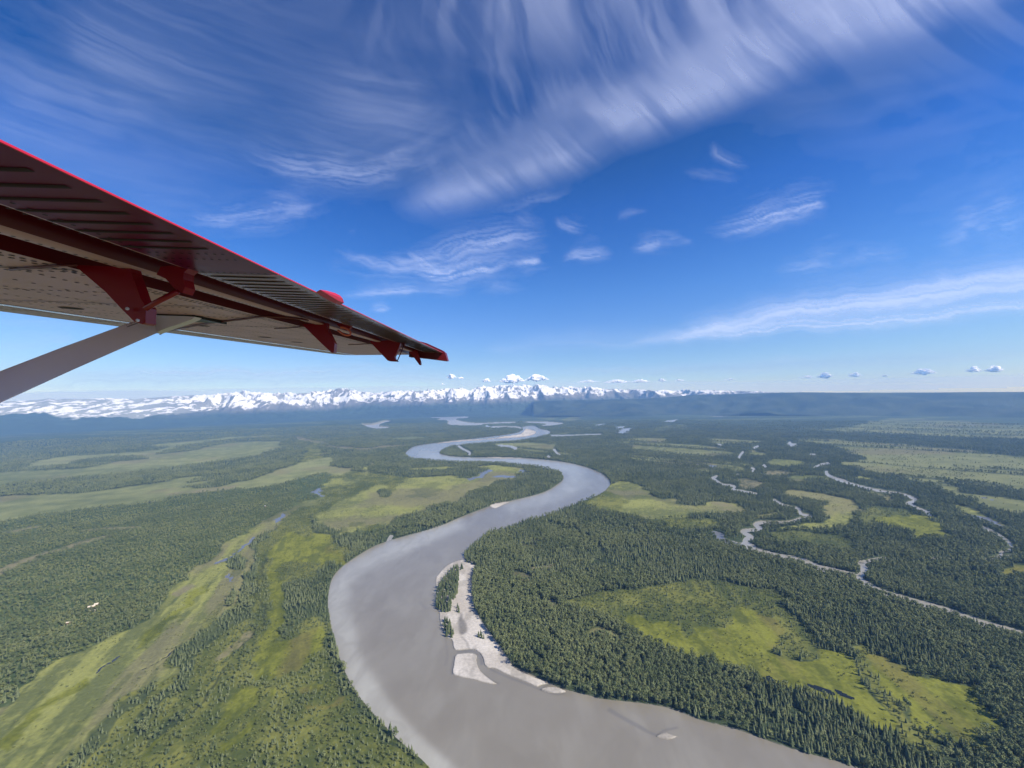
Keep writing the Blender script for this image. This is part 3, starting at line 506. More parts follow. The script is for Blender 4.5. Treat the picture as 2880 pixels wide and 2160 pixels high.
# ------------------------------------------------------------------ snowy mountains and the forested plateau
SKY_L = np.array([(-900, 1132), (-300, 1128), (0, 1129), (60, 1127), (110, 1124), (135, 1120), (160, 1124), (180, 1121), (230, 1122), (300, 1119), (380, 1122), (440, 1117), (500, 1112), (560, 1110), (620, 1107), (660, 1100), (690, 1096), (712, 1101), (735, 1099), (780, 1104), (815, 1100), (850, 1104), (880, 1098), (910, 1098), (950, 1091), (980, 1090), (1010, 1100), (1050, 1102), (1100, 1099), (1150, 1097), (1180, 1099), (1205, 1094), (1220, 1098), (1262, 1090), (1300, 1090), (1318, 1098), (1340, 1090), (1365, 1086), (1420, 1081), (1470, 1080), (1500, 1084), (1535, 1080), (1560, 1086), (1585, 1083), (1610, 1083), (1640, 1092), (1662, 1085), (1700, 1092), (1760, 1094), (1830, 1094), (1900, 1096), (2000, 1097), (2100, 1099), (2200, 1104), (2500, 1112)], float)
SNOW_B = np.array([(-900, 1162), (0, 1161), (90, 1160), (130, 1166), (200, 1174), (300, 1172), (400, 1168), (500, 1160), (560, 1154), (620, 1146), (700, 1147), (800, 1143), (840, 1141), (900, 1141), (950, 1140), (1050, 1131), (1150, 1129), (1220, 1127), (1300, 1125), (1350, 1124), (1450, 1122), (1500, 1119), (1560, 1113), (1640, 1115), (1700, 1112), (1800, 1112), (1900, 1111), (2000, 1109), (2150, 1106), (2500, 1104)], float)
ub = np.linspace(-900, 2480, 1900)
dirs = rays(ub, vh(ub)); azm = np.arctan2(dirs[:, 0], dirs[:, 1]); cosf = np.cos(azm)
NT = 170
t = np.linspace(0, 1, NT)[:, None]
R0m, R1m = 13500.0, 20500.0
RM = R0m + (R1m - R0m) * t ** 1.0 + 0 * azm[None]
MX = RM * np.sin(azm)[None]; MY = RM * np.cos(azm)[None]
sky_v = np.interp(ub, SKY_L[:, 0], SKY_L[:, 1]); sno_v = np.interp(ub, SNOW_B[:, 0], SNOW_B[:, 1])
SKY_LV = sky_v
def z_at(v, R): return H + (vh(ub)[None] - v) / FPX * R * cosf[None]      # height that shows at row v from the camera's height
low_u = smooth(350, 700, ub)[None]                                      # gentle snow plateau on the far left, sharp peaks towards the middle
rid = ridged(MX / 2300, MY / 2600, 201, 6, .55); rid2 = ridged(MX / 760 + rid, MY / 900, 231, 5, .58); fb = fbm(MX / 2500, MY / 2500, 211, 4)
base = H + (vh(ub) - SKY_LV)[None] / FPX * 18600.0 * cosf[None]          # height of the crest line in each direction
env = smooth(.02, .72, t)
rel = base * env * (1 - low_u * .30) + (1 - low_u) * (130 * (fb - .5) + 120 * (rid2 - .45)) * env + low_u * env * base * (.80 * (rid - .5) + .26 * (rid2 - .5))
el = ((rel - H) / (RM * cosf[None])).max(0); want = (vh(ub) - SKY_LV) / FPX
ker = np.hanning(61); ker /= ker.sum(); df = want - el
corr = np.convolve(np.pad(df, 30, 'edge'), ker, 'valid'); corr = corr + .85 * np.convolve(np.pad(df - corr, 5, 'edge'), np.hanning(13)[1:-1] / np.hanning(13).sum(), 'valid')
MZ = rel + smooth(.1, .7, t) * corr[None] * 17500.0 * cosf[None]
MZ = np.maximum(MZ, -5) * smooth(0, .06, t)
dzt = np.gradient(MZ, axis=0) / np.gradient(RM, axis=0); 
dza = np.gradient(MZ, axis=1) / (RM * np.gradient(azm)[None])
slope = np.hypot(dzt, dza)
sn_line = z_at(sno_v[None], RM)
g_s = fbm(MX / 150, MY / 200, 221, 4); g_b = fbm(MX / 520, MY / 700, 225, 4)
frac_h = (MZ - sn_line) / 210.0
snow = smooth(-.15, .15, frac_h + (g_s - .5) * 1.0 + (g_b - .5) * 1.3 - np.clip(slope - .5, 0, 1.2) * .9 * low_u)
rk = ridged(MX / 420 + 4 + rid, MY / 700, 241, 4) * .5 + g_s * .6
rock_shade_mask = smooth(.57, .66, rk + .12 * (np.clip(dza * 1.2, -1, 1)) * low_u + .10 * (g_b - .5) + .105 * (1 - low_u) + .015) * (.75 + .25 * low_u)  # dark rock also stands in for shade on faces turned from the sun
rock = lerp(np.broadcast_to(A_(.13, .125, .13), MX.shape + (3,)), A_(.24, .22, .215), g_s)
green = np.broadcast_to(A_(.035, .055, .032), MX.shape + (3,)) * (0.7 + .6 * g_s[..., None])
lowfrac = smooth(-1.1, -.1, frac_h + (g_b - .5) * .8)
mcol = lerp(green, rock, lowfrac * low_u * .8)
mcol = lerp(mcol, A_(.84, .845, .86), snow * (1 - .92 * rock_shade_mask))
mF = (np.arange(NT - 1)[:, None] * len(ub) + np.arange(len(ub) - 1)[None]).reshape(-1)
mF = np.stack([mF, mF + 1, mF + 1 + len(ub), mF + len(ub)], -1)
mo = link('mountains', mesh_np('mountains', np.stack([MX, MY, MZ - 6], -1).reshape(-1, 3), mF, [surf_mat('snow_and_rock', .8, .2, .002, .1)], True, {'Col': ('FLOAT_COLOR', rgba(mcol.reshape(-1, 3)))}))
tag(mo, 'long snow-covered mountain range with dark rock ridges along the horizon', kind='structure')

up = np.linspace(1500, 4200, 900); dp = rays(up, vh(up)); azp = np.arctan2(dp[:, 0], dp[:, 1])
tp = np.linspace(0, 1, 60)[:, None]; RP = 11500 + 6500 * tp + 0 * azp[None]
PXx = RP * np.sin(azp)[None]; PYy = RP * np.cos(azp)[None]
topv = np.interp(up, [1500, 1800, 1950, 2200, 2500, 2880, 4200], [1128, 1122, 1112, 1104, 1105, 1103, 1085])
zt = H + (vh(up) - topv)[None] / FPX * 14800 * np.cos(azp)[None]
PZ = zt * smooth(0, .42, tp + (fbm(PXx / 1600, PYy / 1600, 301, 4) - .5) * .25) * (1 + .05 * (fbm(PXx / 900, PYy / 900, 302, 3) - .5)) + 7 * rng.random(PXx.shape)
pn = fbm(PXx / 400, PYy / 400, 303, 5)
pcol = lerp(np.broadcast_to(A_(.022, .034, .024), PXx.shape + (3,)), A_(.050, .064, .040), smooth(.3, .7, pn))
pF = (np.arange(59)[:, None] * 900 + np.arange(899)[None]).reshape(-1); pF = np.stack([pF, pF + 1, pF + 901, pF + 900], -1)
po = link('hills', mesh_np('hills', np.stack([PXx, PYy, PZ - 4], -1).reshape(-1, 3), pF, [M_ground], True, {'Col': ('FLOAT_COLOR', rgba(pcol.reshape(-1, 3)))}))
tag(po, 'dark forested plateau edge far off on the right', kind='structure')
print('terrain', V.shape, MX.shape)

# ------------------------------------------------------------------ trees
def leaf_mat(name, c1, c2):
    m, nt, b = new_mat(name)
    at = nt.nodes.new('ShaderNodeAttribute'); at.attribute_name = 'tint'; at.attribute_type = 'INSTANCER'
    oi = nt.nodes.new('ShaderNodeObjectInfo'); ge = nt.nodes.new('ShaderNodeNewGeometry')
    ad = nt.nodes.new('ShaderNodeMath'); ad.operation = 'MULTIPLY_ADD'; ad.inputs[1].default_value = 0.50
    ml = nt.nodes.new('ShaderNodeMath'); ml.operation = 'MULTIPLY'; ml.inputs[1].default_value = 0.3
    mx = nt.nodes.new('ShaderNodeMix'); mx.data_type = 'RGBA'; mx.inputs['A'].default_value = (*c1, 1); mx.inputs['B'].default_value = (*c2, 1)
    nt.links.new(ge.outputs['Random Per Island'], ml.inputs[0]); nt.links.new(oi.outputs['Random'], ad.inputs[0]); nt.links.new(ml.outputs[0], ad.inputs[2])
    tm = nt.nodes.new('ShaderNodeMath'); tm.operation = 'MULTIPLY_ADD'; tm.inputs[1].default_value = 0.55; tm.use_clamp = True
    nt.links.new(at.outputs['Fac'], tm.inputs[0]); nt.links.new(ad.outputs[0], tm.inputs[2]); nt.links.new(tm.outputs[0], mx.inputs['Factor']); nt.links.new(mx.outputs['Result'], b.inputs['Base Color'])
    b.inputs['Roughness'].default_value = 0.85; b.inputs['Specular IOR Level'].default_value = 0.15
    return m
M_bark = pmat('bark', (.10, .08, .06), .9)
M_spr = leaf_mat('spruce_needles', (.050, .074, .034), (.165, .188, .090))
M_bir = leaf_mat('broad_leaves', (.082, .112, .046), (.205, .228, .098))
M_shr = leaf_mat('shrub_leaves', (.095, .122, .042), (.190, .205, .068))
def trunk_geo(h, r):
    a = np.arange(6) * math.pi / 3
    v = np.concatenate([np.stack([r * np.cos(a), r * np.sin(a), np.full(6, -1.0)], 1), np.stack([r * .25 * np.cos(a), r * .25 * np.sin(a), np.full(6, h)], 1)])
    f = [(i, (i + 1) % 6, 6 + (i + 1) % 6, 6 + i) for i in range(6)]
    return v, f
def spruce_mesh(seed, h=15.0, rb=2.9):
    g = np.random.default_rng(seed); v, f = trunk_geo(h * .96, .26); V_ = [tuple(p) for p in v]; F_ = list(f); fm = [0] * 6
    nt_ = 13
    for i in range(nt_):
        t_ = i / (nt_ - 1); z = h * (.10 + .84 * t_); R = rb * (1 - t_ ** 1.5) ** .9 * g.uniform(.8, 1.15) + .22
        nb = 8 if t_ < .7 else 6
        off = g.uniform(0, 6.28)
        for j in range(nb):
            a = off + 6.283 * j / nb + g.normal(0, .2); rl = R * g.uniform(.65, 1.2); dr = rl * g.uniform(.35, .75); w = max(.45 * rl, .3) * g.uniform(.8, 1.2)
            ca, sa = math.cos(a), math.sin(a); b0 = len(V_)
            V_ += [(0.04 * ca, 0.04 * sa, z + h * .075), (ca * rl * .55 - sa * w, sa * rl * .55 + ca * w, z - dr * .45), (ca * rl, sa * rl, z - dr), (ca * rl * .55 + sa * w, sa * rl * .55 - ca * w, z - dr * .45)]
            F_.append((b0, b0 + 1, b0 + 2, b0 + 3)); fm.append(1)
    return mesh_np('spruce_tree', np.array(V_), np.array(F_), [M_bark, M_spr], False, fmat=fm)
def leafy_mesh(name, seed, h, rw, z0, n, size, mat, lobes=5, trunk=True):
    g = np.random.default_rng(seed)
    V_, F_, fm = [], [], []
    if trunk:
        v, f = trunk_geo(h * .7, .018 * h); V_ += [tuple(p) for p in v]; F_ += f; fm += [0] * 6
        for k in range(4):
            a = g.uniform(0, 6.28); p0 = np.array([0, 0, h * g.uniform(.3, .5)]); p1 = np.array([math.cos(a) * rw * .6, math.sin(a) * rw * .6, h * g.uniform(.55, .8)])
            s = np.array([-math.sin(a), math.cos(a), 0]) * .10; b0 = len(V_); V_ += [tuple(p0 - s), tuple(p0 + s), tuple(p1 + s * .4), tuple(p1 - s * .4)]; F_.append((b0, b0 + 1, b0 + 2, b0 + 3)); fm.append(0)
    cz = (z0 + h) / 2; hz = (h - z0) / 2
    lob = [(g.normal(0, rw * .33), g.normal(0, rw * .33), cz + g.uniform(-.55, .55) * hz, g.uniform(.45, .75)) for _ in range(lobes)]
    for i in range(n):
        lx, ly, lz, lr = lob[i % lobes]
        d = g.normal(size=3); d /= np.linalg.norm(d); d[2] = abs(d[2]) * .9 if g.random() < .75 else d[2]
        rad = lr * g.uniform(.75, 1.05)
        p = np.array([lx + d[0] * rw * rad, ly + d[1] * rw * rad, lz + d[2] * hz * rad * .9])
        nrm = d + g.normal(0, .35, 3); nrm /= np.linalg.norm(nrm)
        t1 = np.cross(nrm, g.normal(size=3)); t1 /= np.linalg.norm(t1); t2 = np.cross(nrm, t1); s = size * g.uniform(.6, 1.3)
        b0 = len(V_); V_ += [tuple(p + s * (t1 + .3 * t2)), tuple(p + s * t2), tuple(p - s * (t1 - .2 * t2)), tuple(p - s * t2 * .8)]
        F_.append((b0, b0 + 1, b0 + 2, b0 + 3)); fm.append(1)
    return mesh_np(name, np.array(V_), np.array(F_), [M_bark, mat], False, fmat=fm)
protos = {
    'spruce_tree': [spruce_mesh(10 + i, 14.5 + i, 2.3 + .25 * i) for i in range(4)],
    'leafy_tree': [leafy_mesh('leafy_tree', 30 + i, 13 + i, 3.6 + .3 * i, 3.0, 150, .75, M_bir) for i in range(4)],
    'shrub': [leafy_mesh('shrub', 50 + i, 4.2 + .5 * i, 2.5 + .3 * i, .1, 80, .55, M_shr, 4, True) for i in range(4)],
}
def tree_points():
    out = {k: [] for k in protos}
    bands = [(430, 1500, 5.6, 1.0), (1500, 2600, 7.5, 1.06), (2600, 4200, 10.5, 1.15), (4200, 6500, 16, 1.35), (6500, 9500, 26, 1.6)]
    for (ra, rb_, sp, bs) in bands:
        xm = rb_ * math.sin(1.06)
        gx, gy = np.meshgrid(np.arange(-xm, xm, sp), np.arange(0, rb_, sp))
        gx = gx + rng.uniform(-.48, .48, gx.shape) * sp; gy = gy + rng.uniform(-.48, .48, gy.shape) * sp
        r = np.hypot(gx, gy); a = np.arctan2(gx, gy)
        m = (r >= ra) & (r < rb_) & (np.abs(a) < 1.06)
        x, y = gx[m], gy[m]; r = r[m]
        u, v, _ = project(x, y, np.zeros_like(x))
        m = (u > -420) & (u < 3300) & (v < 2330); x, y, r, u, v = x[m], y[m], r[m], u[m], v[m]
        c = cover(x, y)
        n1 = fbm(x / 60, y / 60, 401, 3); n2 = fbm(x / 250, y / 250, 402, 3); sx_, sy_ = along(x, y); ns = fbm(sx_ / 150, sy_ / 26, 403, 3)
        water = (c['river'] > .12) | (c['pond'] > .12) | (c['creekx'] > .07)
        fenm = c['plain'] * (0.85 + .15 * smooth(.30, .5, fbm(x / 1100 + 3, y / 160, 62, 4))) * (1 - .85 * strips(x, y))
        open_ = np.clip(np.maximum.reduce([c['meadow'], c['yellow'], c['tan'] * .9, c['gap'] * .95, fenm]), 0, 1)
        open_ = np.where(c['belt'] > .4, np.minimum(open_, .1), open_)
        open_ = np.where(water, 1, open_)
        rnd = rng.random(len(x)); q = rng.random(len(x))
        scr = np.clip(np.maximum(c['scrub'], c['leftb'] * (1 - c['belt'])), 0, 1)
        # dense spruce wood
        dens = np.where(scr > .3, 0, 1) * (1 - open_) * (1 - c['low']) * (.62 + .38 * smooth(.34, .5, n1)) * (.55 + .45 * smooth(.30, .42, fbm(x / 130 + 7, y / 130, 404, 3)))
        dec = smooth(.40, .62, n2 + .16 * smooth(200, 900, x) * smooth(1900, 1300, y)) * .72 + .10
        isl = c['isle'] > .4
        keep = (rnd < dens) & (open_ < .6) | (isl & (rnd < .95))
        kk = keep & ((q > dec) | isl); out['spruce_tree'].append((x[kk], y[kk], bs * (.45 + .72 * rng.beta(2.2, 1.8, kk.sum())) * np.where((c['leftb'][kk] > .4) & (r[kk] < 1300), .62, 1.0)))
        kk = keep & (q <= dec) & ~isl; out['leafy_tree'].append((x[kk], y[kk], bs * rng.uniform(.7, 1.2, kk.sum()) * np.where(c['leftb'][kk] > .4, .6, 1.0)))
        # scrubby bank woods: scattered small trees and bushes in strips
        ds = scr * np.where(x > 150, .72, 1.0) * (1 - .6 * c['yellow']) * (1 - open_) * smooth(.32, .54, ns * .6 + n1 * .4) * (1 - isl)
        ks = (rnd < ds * 1.0) & ~keep
        kk = ks & (q < .35); out['spruce_tree'].append((x[kk], y[kk], bs * rng.uniform(.25, .52, kk.sum()) * np.where(x[kk] > 150, 1.25, 1.0)))
        kk = ks & (q >= .35) & (q < .6); out['leafy_tree'].append((x[kk], y[kk], bs * rng.uniform(.32, .62, kk.sum()) * np.where(x[kk] > 150, 1.2, 1.0)))
        kk = (rnd < scr * (1 - open_) * .8) & ~ks & ~keep & (q > .25); out['shrub'].append((x[kk], y[kk], bs * rng.uniform(.45, 1.0, kk.sum())))
        # low mixed wood on the left rise
        dl = c['low'] * (1 - np.clip(c['tan'] + c['pond'], 0, 1)) * (1 - np.clip(c['meadow'] - c['low'], 0, 1))
        kl = (rnd < dl * .82) & ~keep & ~ks & ~water
        kk = kl & (q < .12); out['spruce_tree'].append((x[kk], y[kk], bs * rng.uniform(.35, .7, kk.sum())))
        kk = kl & (q >= .12) & (q < .62); out['leafy_tree'].append((x[kk], y[kk], bs * rng.uniform(.38, .8, kk.sum())))
        kk = kl & (q >= .62); out['shrub'].append((x[kk], y[kk], bs * rng.uniform(.7, 1.3, kk.sum())))
        # lone trees and bushes out on the fen and the meadows
        kp = (c['plain'] > .5) & (open_ > .4) & ~water & (rnd < .30 * smooth(.50, .66, fbm(x / 220 + 5, y / 70, 407, 3)) + .015) & (x > 0); out['leafy_tree'].append((x[kp], y[kp], bs * rng.uniform(.3, .6, kp.sum())))
        km = (open_ > .5) & ~water & (c['tan'] < .3) & (c['plain'] < .3) & (rnd < .03 + .30 * smooth(.52, .66, ns * .6 + n1 * .4)); out['shrub'].append((x[km], y[km], bs * rng.uniform(.3, .7, km.sum())))
    return {k: tuple(np.concatenate([p[i] for p in v]) for i in range(3)) for k, v in out.items()}
TP = tree_points()
stuff_names = {'spruce_tree': ('spruce_forest', 'unbroken dark spruce forest filling the valley floor'), 'leafy_tree': ('leafy_woodland', 'mixed green leafy woodland across the valley'), 'shrub': ('shrubland', 'low green shrubs scattered over the banks and left rise')}
def gn_instances(name, pts, coll):
    ng = bpy.data.node_groups.new(name + '_scatter', 'GeometryNodeTree')
    ng.interface.new_socket('Geometry', in_out='INPUT', socket_type='NodeSocketGeometry'); ng.interface.new_socket('Geometry', in_out='OUTPUT', socket_type='NodeSocketGeometry')
    N = ng.nodes; Lk = ng.links
    gi = N.new('NodeGroupInput'); go_ = N.new('NodeGroupOutput'); ip = N.new('GeometryNodeInstanceOnPoints'); ci = N.new('GeometryNodeCollectionInfo')
    ci.inputs['Collection'].default_value = coll; ci.inputs['Separate Children'].default_value = True; ci.inputs['Reset Children'].default_value = True
    def att(nm, typ):
        a = N.new('GeometryNodeInputNamedAttribute'); a.data_type = typ; a.inputs['Name'].default_value = nm; return a.outputs['Attribute']
    ip.inputs['Pick Instance'].default_value = True
    Lk.new(gi.outputs[0], ip.inputs['Points']); Lk.new(ci.outputs[0], ip.inputs['Instance']); Lk.new(att('var', 'INT'), ip.inputs['Instance Index'])
    Lk.new(att('rot', 'FLOAT_VECTOR'), ip.inputs['Rotation']); Lk.new(att('scl', 'FLOAT_VECTOR'), ip.inputs['Scale'])
    Lk.new(ip.outputs[0], go_.inputs[0])
    return ng
def zone_of(x, y):
    c = cover(x, y); u, v, _ = project(x, y, np.zeros_like(x))
    return np.where(c['isle'] > .3, 2, np.where((c['leftb'] > .4) | (c['low'] > .4) | (u < 1150), 0, 1))
ZL = {('spruce_tree', 0): ('small dark spruce in the scrubby strips on the left river bank', 'spruces on the left river bank'),
      ('spruce_tree', 1): ('tall dark spruce in the dense forest on the right river bank', 'spruces on the right river bank'),
      ('spruce_tree', 2): ('dark spruce standing on the pale sandbar in the river bend', 'spruces on the sandbar'),
      ('leafy_tree', 0): ('small rounded leafy tree in the scrub left of the river', 'leafy trees left of the river'),
      ('leafy_tree', 1): ('broad rounded leafy tree among spruces right of the river', 'leafy trees right of the river'),
      ('leafy_tree', 2): ('leafy tree on the sandbar', 'leafy trees on the sandbar'),
      ('shrub', 0): ('low green shrub on the grassy ground left of the river', 'shrubs left of the river'),
      ('shrub', 1): ('low green shrub on the yellow-green meadow right of the river', 'shrubs right of the river'),
      ('shrub', 2): ('shrub on the sandbar', 'shrubs on the sandbar')}
n_inst = {}
for kind, (x, y, s) in TP.items():
    z = ground_z(x, y); z = np.where(look('isle', *project(x, y, 0 * x)[:2]) > .3, -.4, z)
    u, v, dep = project(x, y, z + 4)
    dist = np.sqrt(x**2 + y**2 + (H - z)**2)
    size = s / dist; isl = look('isle', u, project(x, y, z)[1]) > .3
    size = np.where(isl & (kind == 'spruce_tree'), size * 1.6, size)
    size = np.where((u < 8) | (u > 2872) | (v > 2150), 0, size)
    pick = np.argsort(-size)[:300]
    zn = zone_of(x[pick], y[pick])
    meshes = protos[kind]
    for i, zi in zip(pick, zn):
        o = bpy.data.objects.new(kind, meshes[int(rng.integers(0, 4))]); COL.objects.link(o)
        o.location = (x[i], y[i], z[i]); o.rotation_euler = (0, 0, rng.uniform(0, 6.28)); wv = s[i] * rng.uniform(.85, 1.2); o.scale = (wv, wv, s[i])
        lb, gp = ZL[(kind, int(zi))]
        tag(o, lb, 'shrub' if kind == 'shrub' else 'tree', gp)
    rest = np.ones(len(x), bool); rest[pick] = False
    coll = bpy.data.collections.new(kind + '_shapes')
    for i, me in enumerate(meshes):
        coll.objects.link(bpy.data.objects.new('%s_shape_%d' % (kind, i), me))
    n = int(rest.sum()); n_inst[kind] = n
    wv = s[rest] * rng.uniform(.85, 1.25, n)
    me = bpy.data.meshes.new(stuff_names[kind][0]); me.vertices.add(n)
    me.vertices.foreach_set('co', np.stack([x[rest], y[rest], z[rest]], 1).astype(np.float32).ravel())
    tint = (smooth(.32, .68, .55 * fbm(x[rest] / 150, y[rest] / 150, 405, 3) + .45 * fbm(x[rest] / 35, y[rest] / 35, 406, 2))).astype(np.float32)
    at = me.attributes.new('tint', 'FLOAT', 'POINT'); at.data.foreach_set('value', tint)
    for an, typ, arr in (('var', 'INT', rng.integers(0, 4, n).astype(np.int32)), ('rot', 'FLOAT_VECTOR', np.stack([rng.normal(0, .03, n), rng.normal(0, .03, n), rng.uniform(0, 6.28, n)], 1).astype(np.float32)),
                         ('scl', 'FLOAT_VECTOR', np.stack([wv, wv, s[rest]], 1).astype(np.float32))):
        at = me.attributes.new(an, typ, 'POINT'); at.data.foreach_set('value' if typ == 'INT' else 'vector', arr.ravel())
    o = link(stuff_names[kind][0], me); md = o.modifiers.new('scatter', 'NODES'); md.node_group = gn_instances(kind, o, coll)
    tag(o, stuff_names[kind][1], kind='stuff')
print('instances', n_inst)

# ------------------------------------------------------------------ clouds
du = 4.0
cu = np.arange(-760, 3660, du); cvv = np.arange(-520, 1150, du)
CU, CV = np.meshgrid(cu, cvv)
wob1 = (fbm(CU / 160, CV / 160, 501, 4) - .5); wob2 = (fbm(CU / 160 + 40, CV / 160, 502, 4) - .5)
CUw = CU + 36 * wob1 + 22 * (fbm(CU / 45, CV / 30, 503, 3) - .5); CVw = CV + 30 * wob2 + 16 * (fbm(CU / 45 + 9, CV / 30, 504, 3) - .5)
def st_coords(pts, x, y):
    p = cr_curve(pts, closed=False, k=4); best = np.full(x.shape, 1e9); S = np.zeros_like(x); T = np.zeros_like(x); F = np.zeros_like(x); acc = 0
    seg = np.diff(p, axis=0); ln = np.hypot(seg[:, 0], seg[:, 1]); tot = ln.sum()
    for i in range(len(seg)):
        dx, dy = seg[i] / ln[i]; rx, ry = x - p[i, 0], y - p[i, 1]
        s_ = rx * dx + ry * dy; sc = np.clip(s_, 0, ln[i]); d2 = (rx - sc * dx) ** 2 + (ry - sc * dy) ** 2
        m = d2 < best; best = np.where(m, d2, best); S = np.where(m, acc + sc, S); T = np.where(m, rx * dy - ry * dx, T); acc += ln[i]
    return S, T, np.sqrt(best), S / tot
def streak_cloud(pts, w, a, seed, fibre=.75, taper=.36, comb=0.6, lf=110, tf=6, brk=True):
    x0, y0 = np.min(pts, 0) - 6 * w; x1, y1 = np.max(pts, 0) + 6 * w
    m = (CU > x0) & (CU < x1) & (CV > y0) & (CV < y1)
    o = np.zeros_like(CU); x, y = CUw[m], CVw[m]
    S, T, D, F = st_coords(pts, x, y)
    ww = w * (.45 + .75 * np.sin(np.pi * np.clip(F, .02, .98)) ** .8 * (.6 + .5 * F))
    prof = np.exp(-np.abs(np.where(T > 0, T / (ww * 1.6), T / (ww * .9))) ** 1.4 * .9) * np.exp(-np.maximum(D - np.abs(T), 0) / w * 1.2)
    f = fbm((S + comb * T) / lf, T / tf, seed, 4, .6); f2 = fbm(S / (lf * 1.2), T / 60, seed + 9, 3)
    v = prof * smooth(0, taper, F) * smooth(0, taper, 1 - F) * (1 - fibre + fibre * smooth(.25, .75, f) * 1.5) * (smooth(.2, .6, f2) if brk else .8 + .3 * (f2 - .5))
    o[m] = .68 * a * v; return o
AL = np.zeros_like(CU)
def add(v):
    global AL
    AL = 1 - (1 - AL) * (1 - np.clip(v, 0, .95))
# the great hooked band across the upper right
E = [(1060, 640), (1250, 600), (1440, 540), (1600, 492), (1760, 430), (1900, 372), (2080, 290), (2240, 222), (2400, 158), (2560, 98), (2720, 40), (2900, -30), (3300, -200), (3700, -360)]
S, T, D, F = st_coords(E, CU + 22 * wob1, CV + 16 * wob2); T = -T * -1
T = np.where(CV < np.interp(CU, [p[0] for p in E], [p[1] for p in E]), np.abs(T), -np.abs(T))
hook = S + .55 * T - .0009 * T * T
f1 = fbm(hook / 52 + .8 * wob1, T / 520, 511, 5, .5); f2 = fbm(hook / 190, T / 300, 512, 4); f3 = fbm(S / 260, T / 120, 513, 4)
wid = np.interp(CU, [1100, 1300, 1700, 2100, 2600], [90, 170, 270, 340, 370])
f1 = .78 * f1 + .22 * fbm(hook / 15 + 1.5 * wob1, T / 260, 5111, 4)
body = smooth(-38, 85, T + 26 * (f2 - .5)) * (1 - smooth(.35, 1.15, T / wid + (f1 - .5) * 1.1 + (f2 - .5) * .6))
add(.47 * smooth(1080, 1260, CU - .3 * (CV - 600)) * body * (.55 + .55 * smooth(.3, .7, f1)) * (.75 + .35 * smooth(.3, .65, f3)))
add(.30 * smooth(1100, 1300, CU) * smooth(0, 80, T) * (1 - smooth(100, 620, T)) * smooth(.5, .8, f1) * smooth(1000, 1300, CU) * smooth(.35, .6, f2))
# upper veil beyond the band
r1 = ((CU - 2000) / 900) ** 2 + ((CV + 60) / 210) ** 2
add(.42 * np.exp(-r1) * (.3 + .9 * smooth(.3, .7, fbm(hook / 70, T / 500, 514, 4))))
def veil(cx, cy, rx, ry, th, a, seed, la=420, lb=26, bend=0.0):
    c_, s_ = math.cos(math.radians(th)), math.sin(math.radians(th))
    x, y = CU + 30 * wob1 - cx, CV + 30 * wob2 - cy
    p = x * c_ + y * s_; q = -x * s_ + y * c_ + bend * p * p
    f = fbm(p / (la * 1.2), q / (lb * .6), seed, 5, .55); g = fbm(p / 260, q / 110, seed + 5, 4)
    add(.36 * a * np.exp(-((x / rx) ** 2 + (y / ry) ** 2)) * (.45 + .75 * smooth(.25, .8, f)) * smooth(.15, .65, g))
veil(330, 130, 430, 230, 24, .60, 521, 460, 34, .00012); veil(170, 330, 420, 160, 17, .42, 522, 420, 26, .00010); veil(360, 460, 220, 130, 8, .40, 523, 300, 60)
veil(-350, 200, 400, 300, 20, .4, 524); veil(430, 560, 180, 60, 10, .30, 5231, 200, 30); veil(620, 250, 260, 180, 40, .16, 5232, 300, 60)
veil(1130, 240, 230, 120, 14, .55, 525, 300, 40); veil(1030, 330, 230, 110, 12, .40, 526, 260, 28); veil(820, 420, 240, 90, 16, .30, 527, 260, 26); veil(1150, 120, 200, 100, 60, .22, 5271, 200, 60)
veil(1330, 90, 230, 150, 62, .40, 528, 260, 30); veil(1180, 430, 220, 110, -20, .26, 5281, 200, 40)
veil(2550, 320, 480, 120, -14, .22, 529, 500, 60); veil(2700, 520, 300, 100, -10, .16, 530, 400, 50)
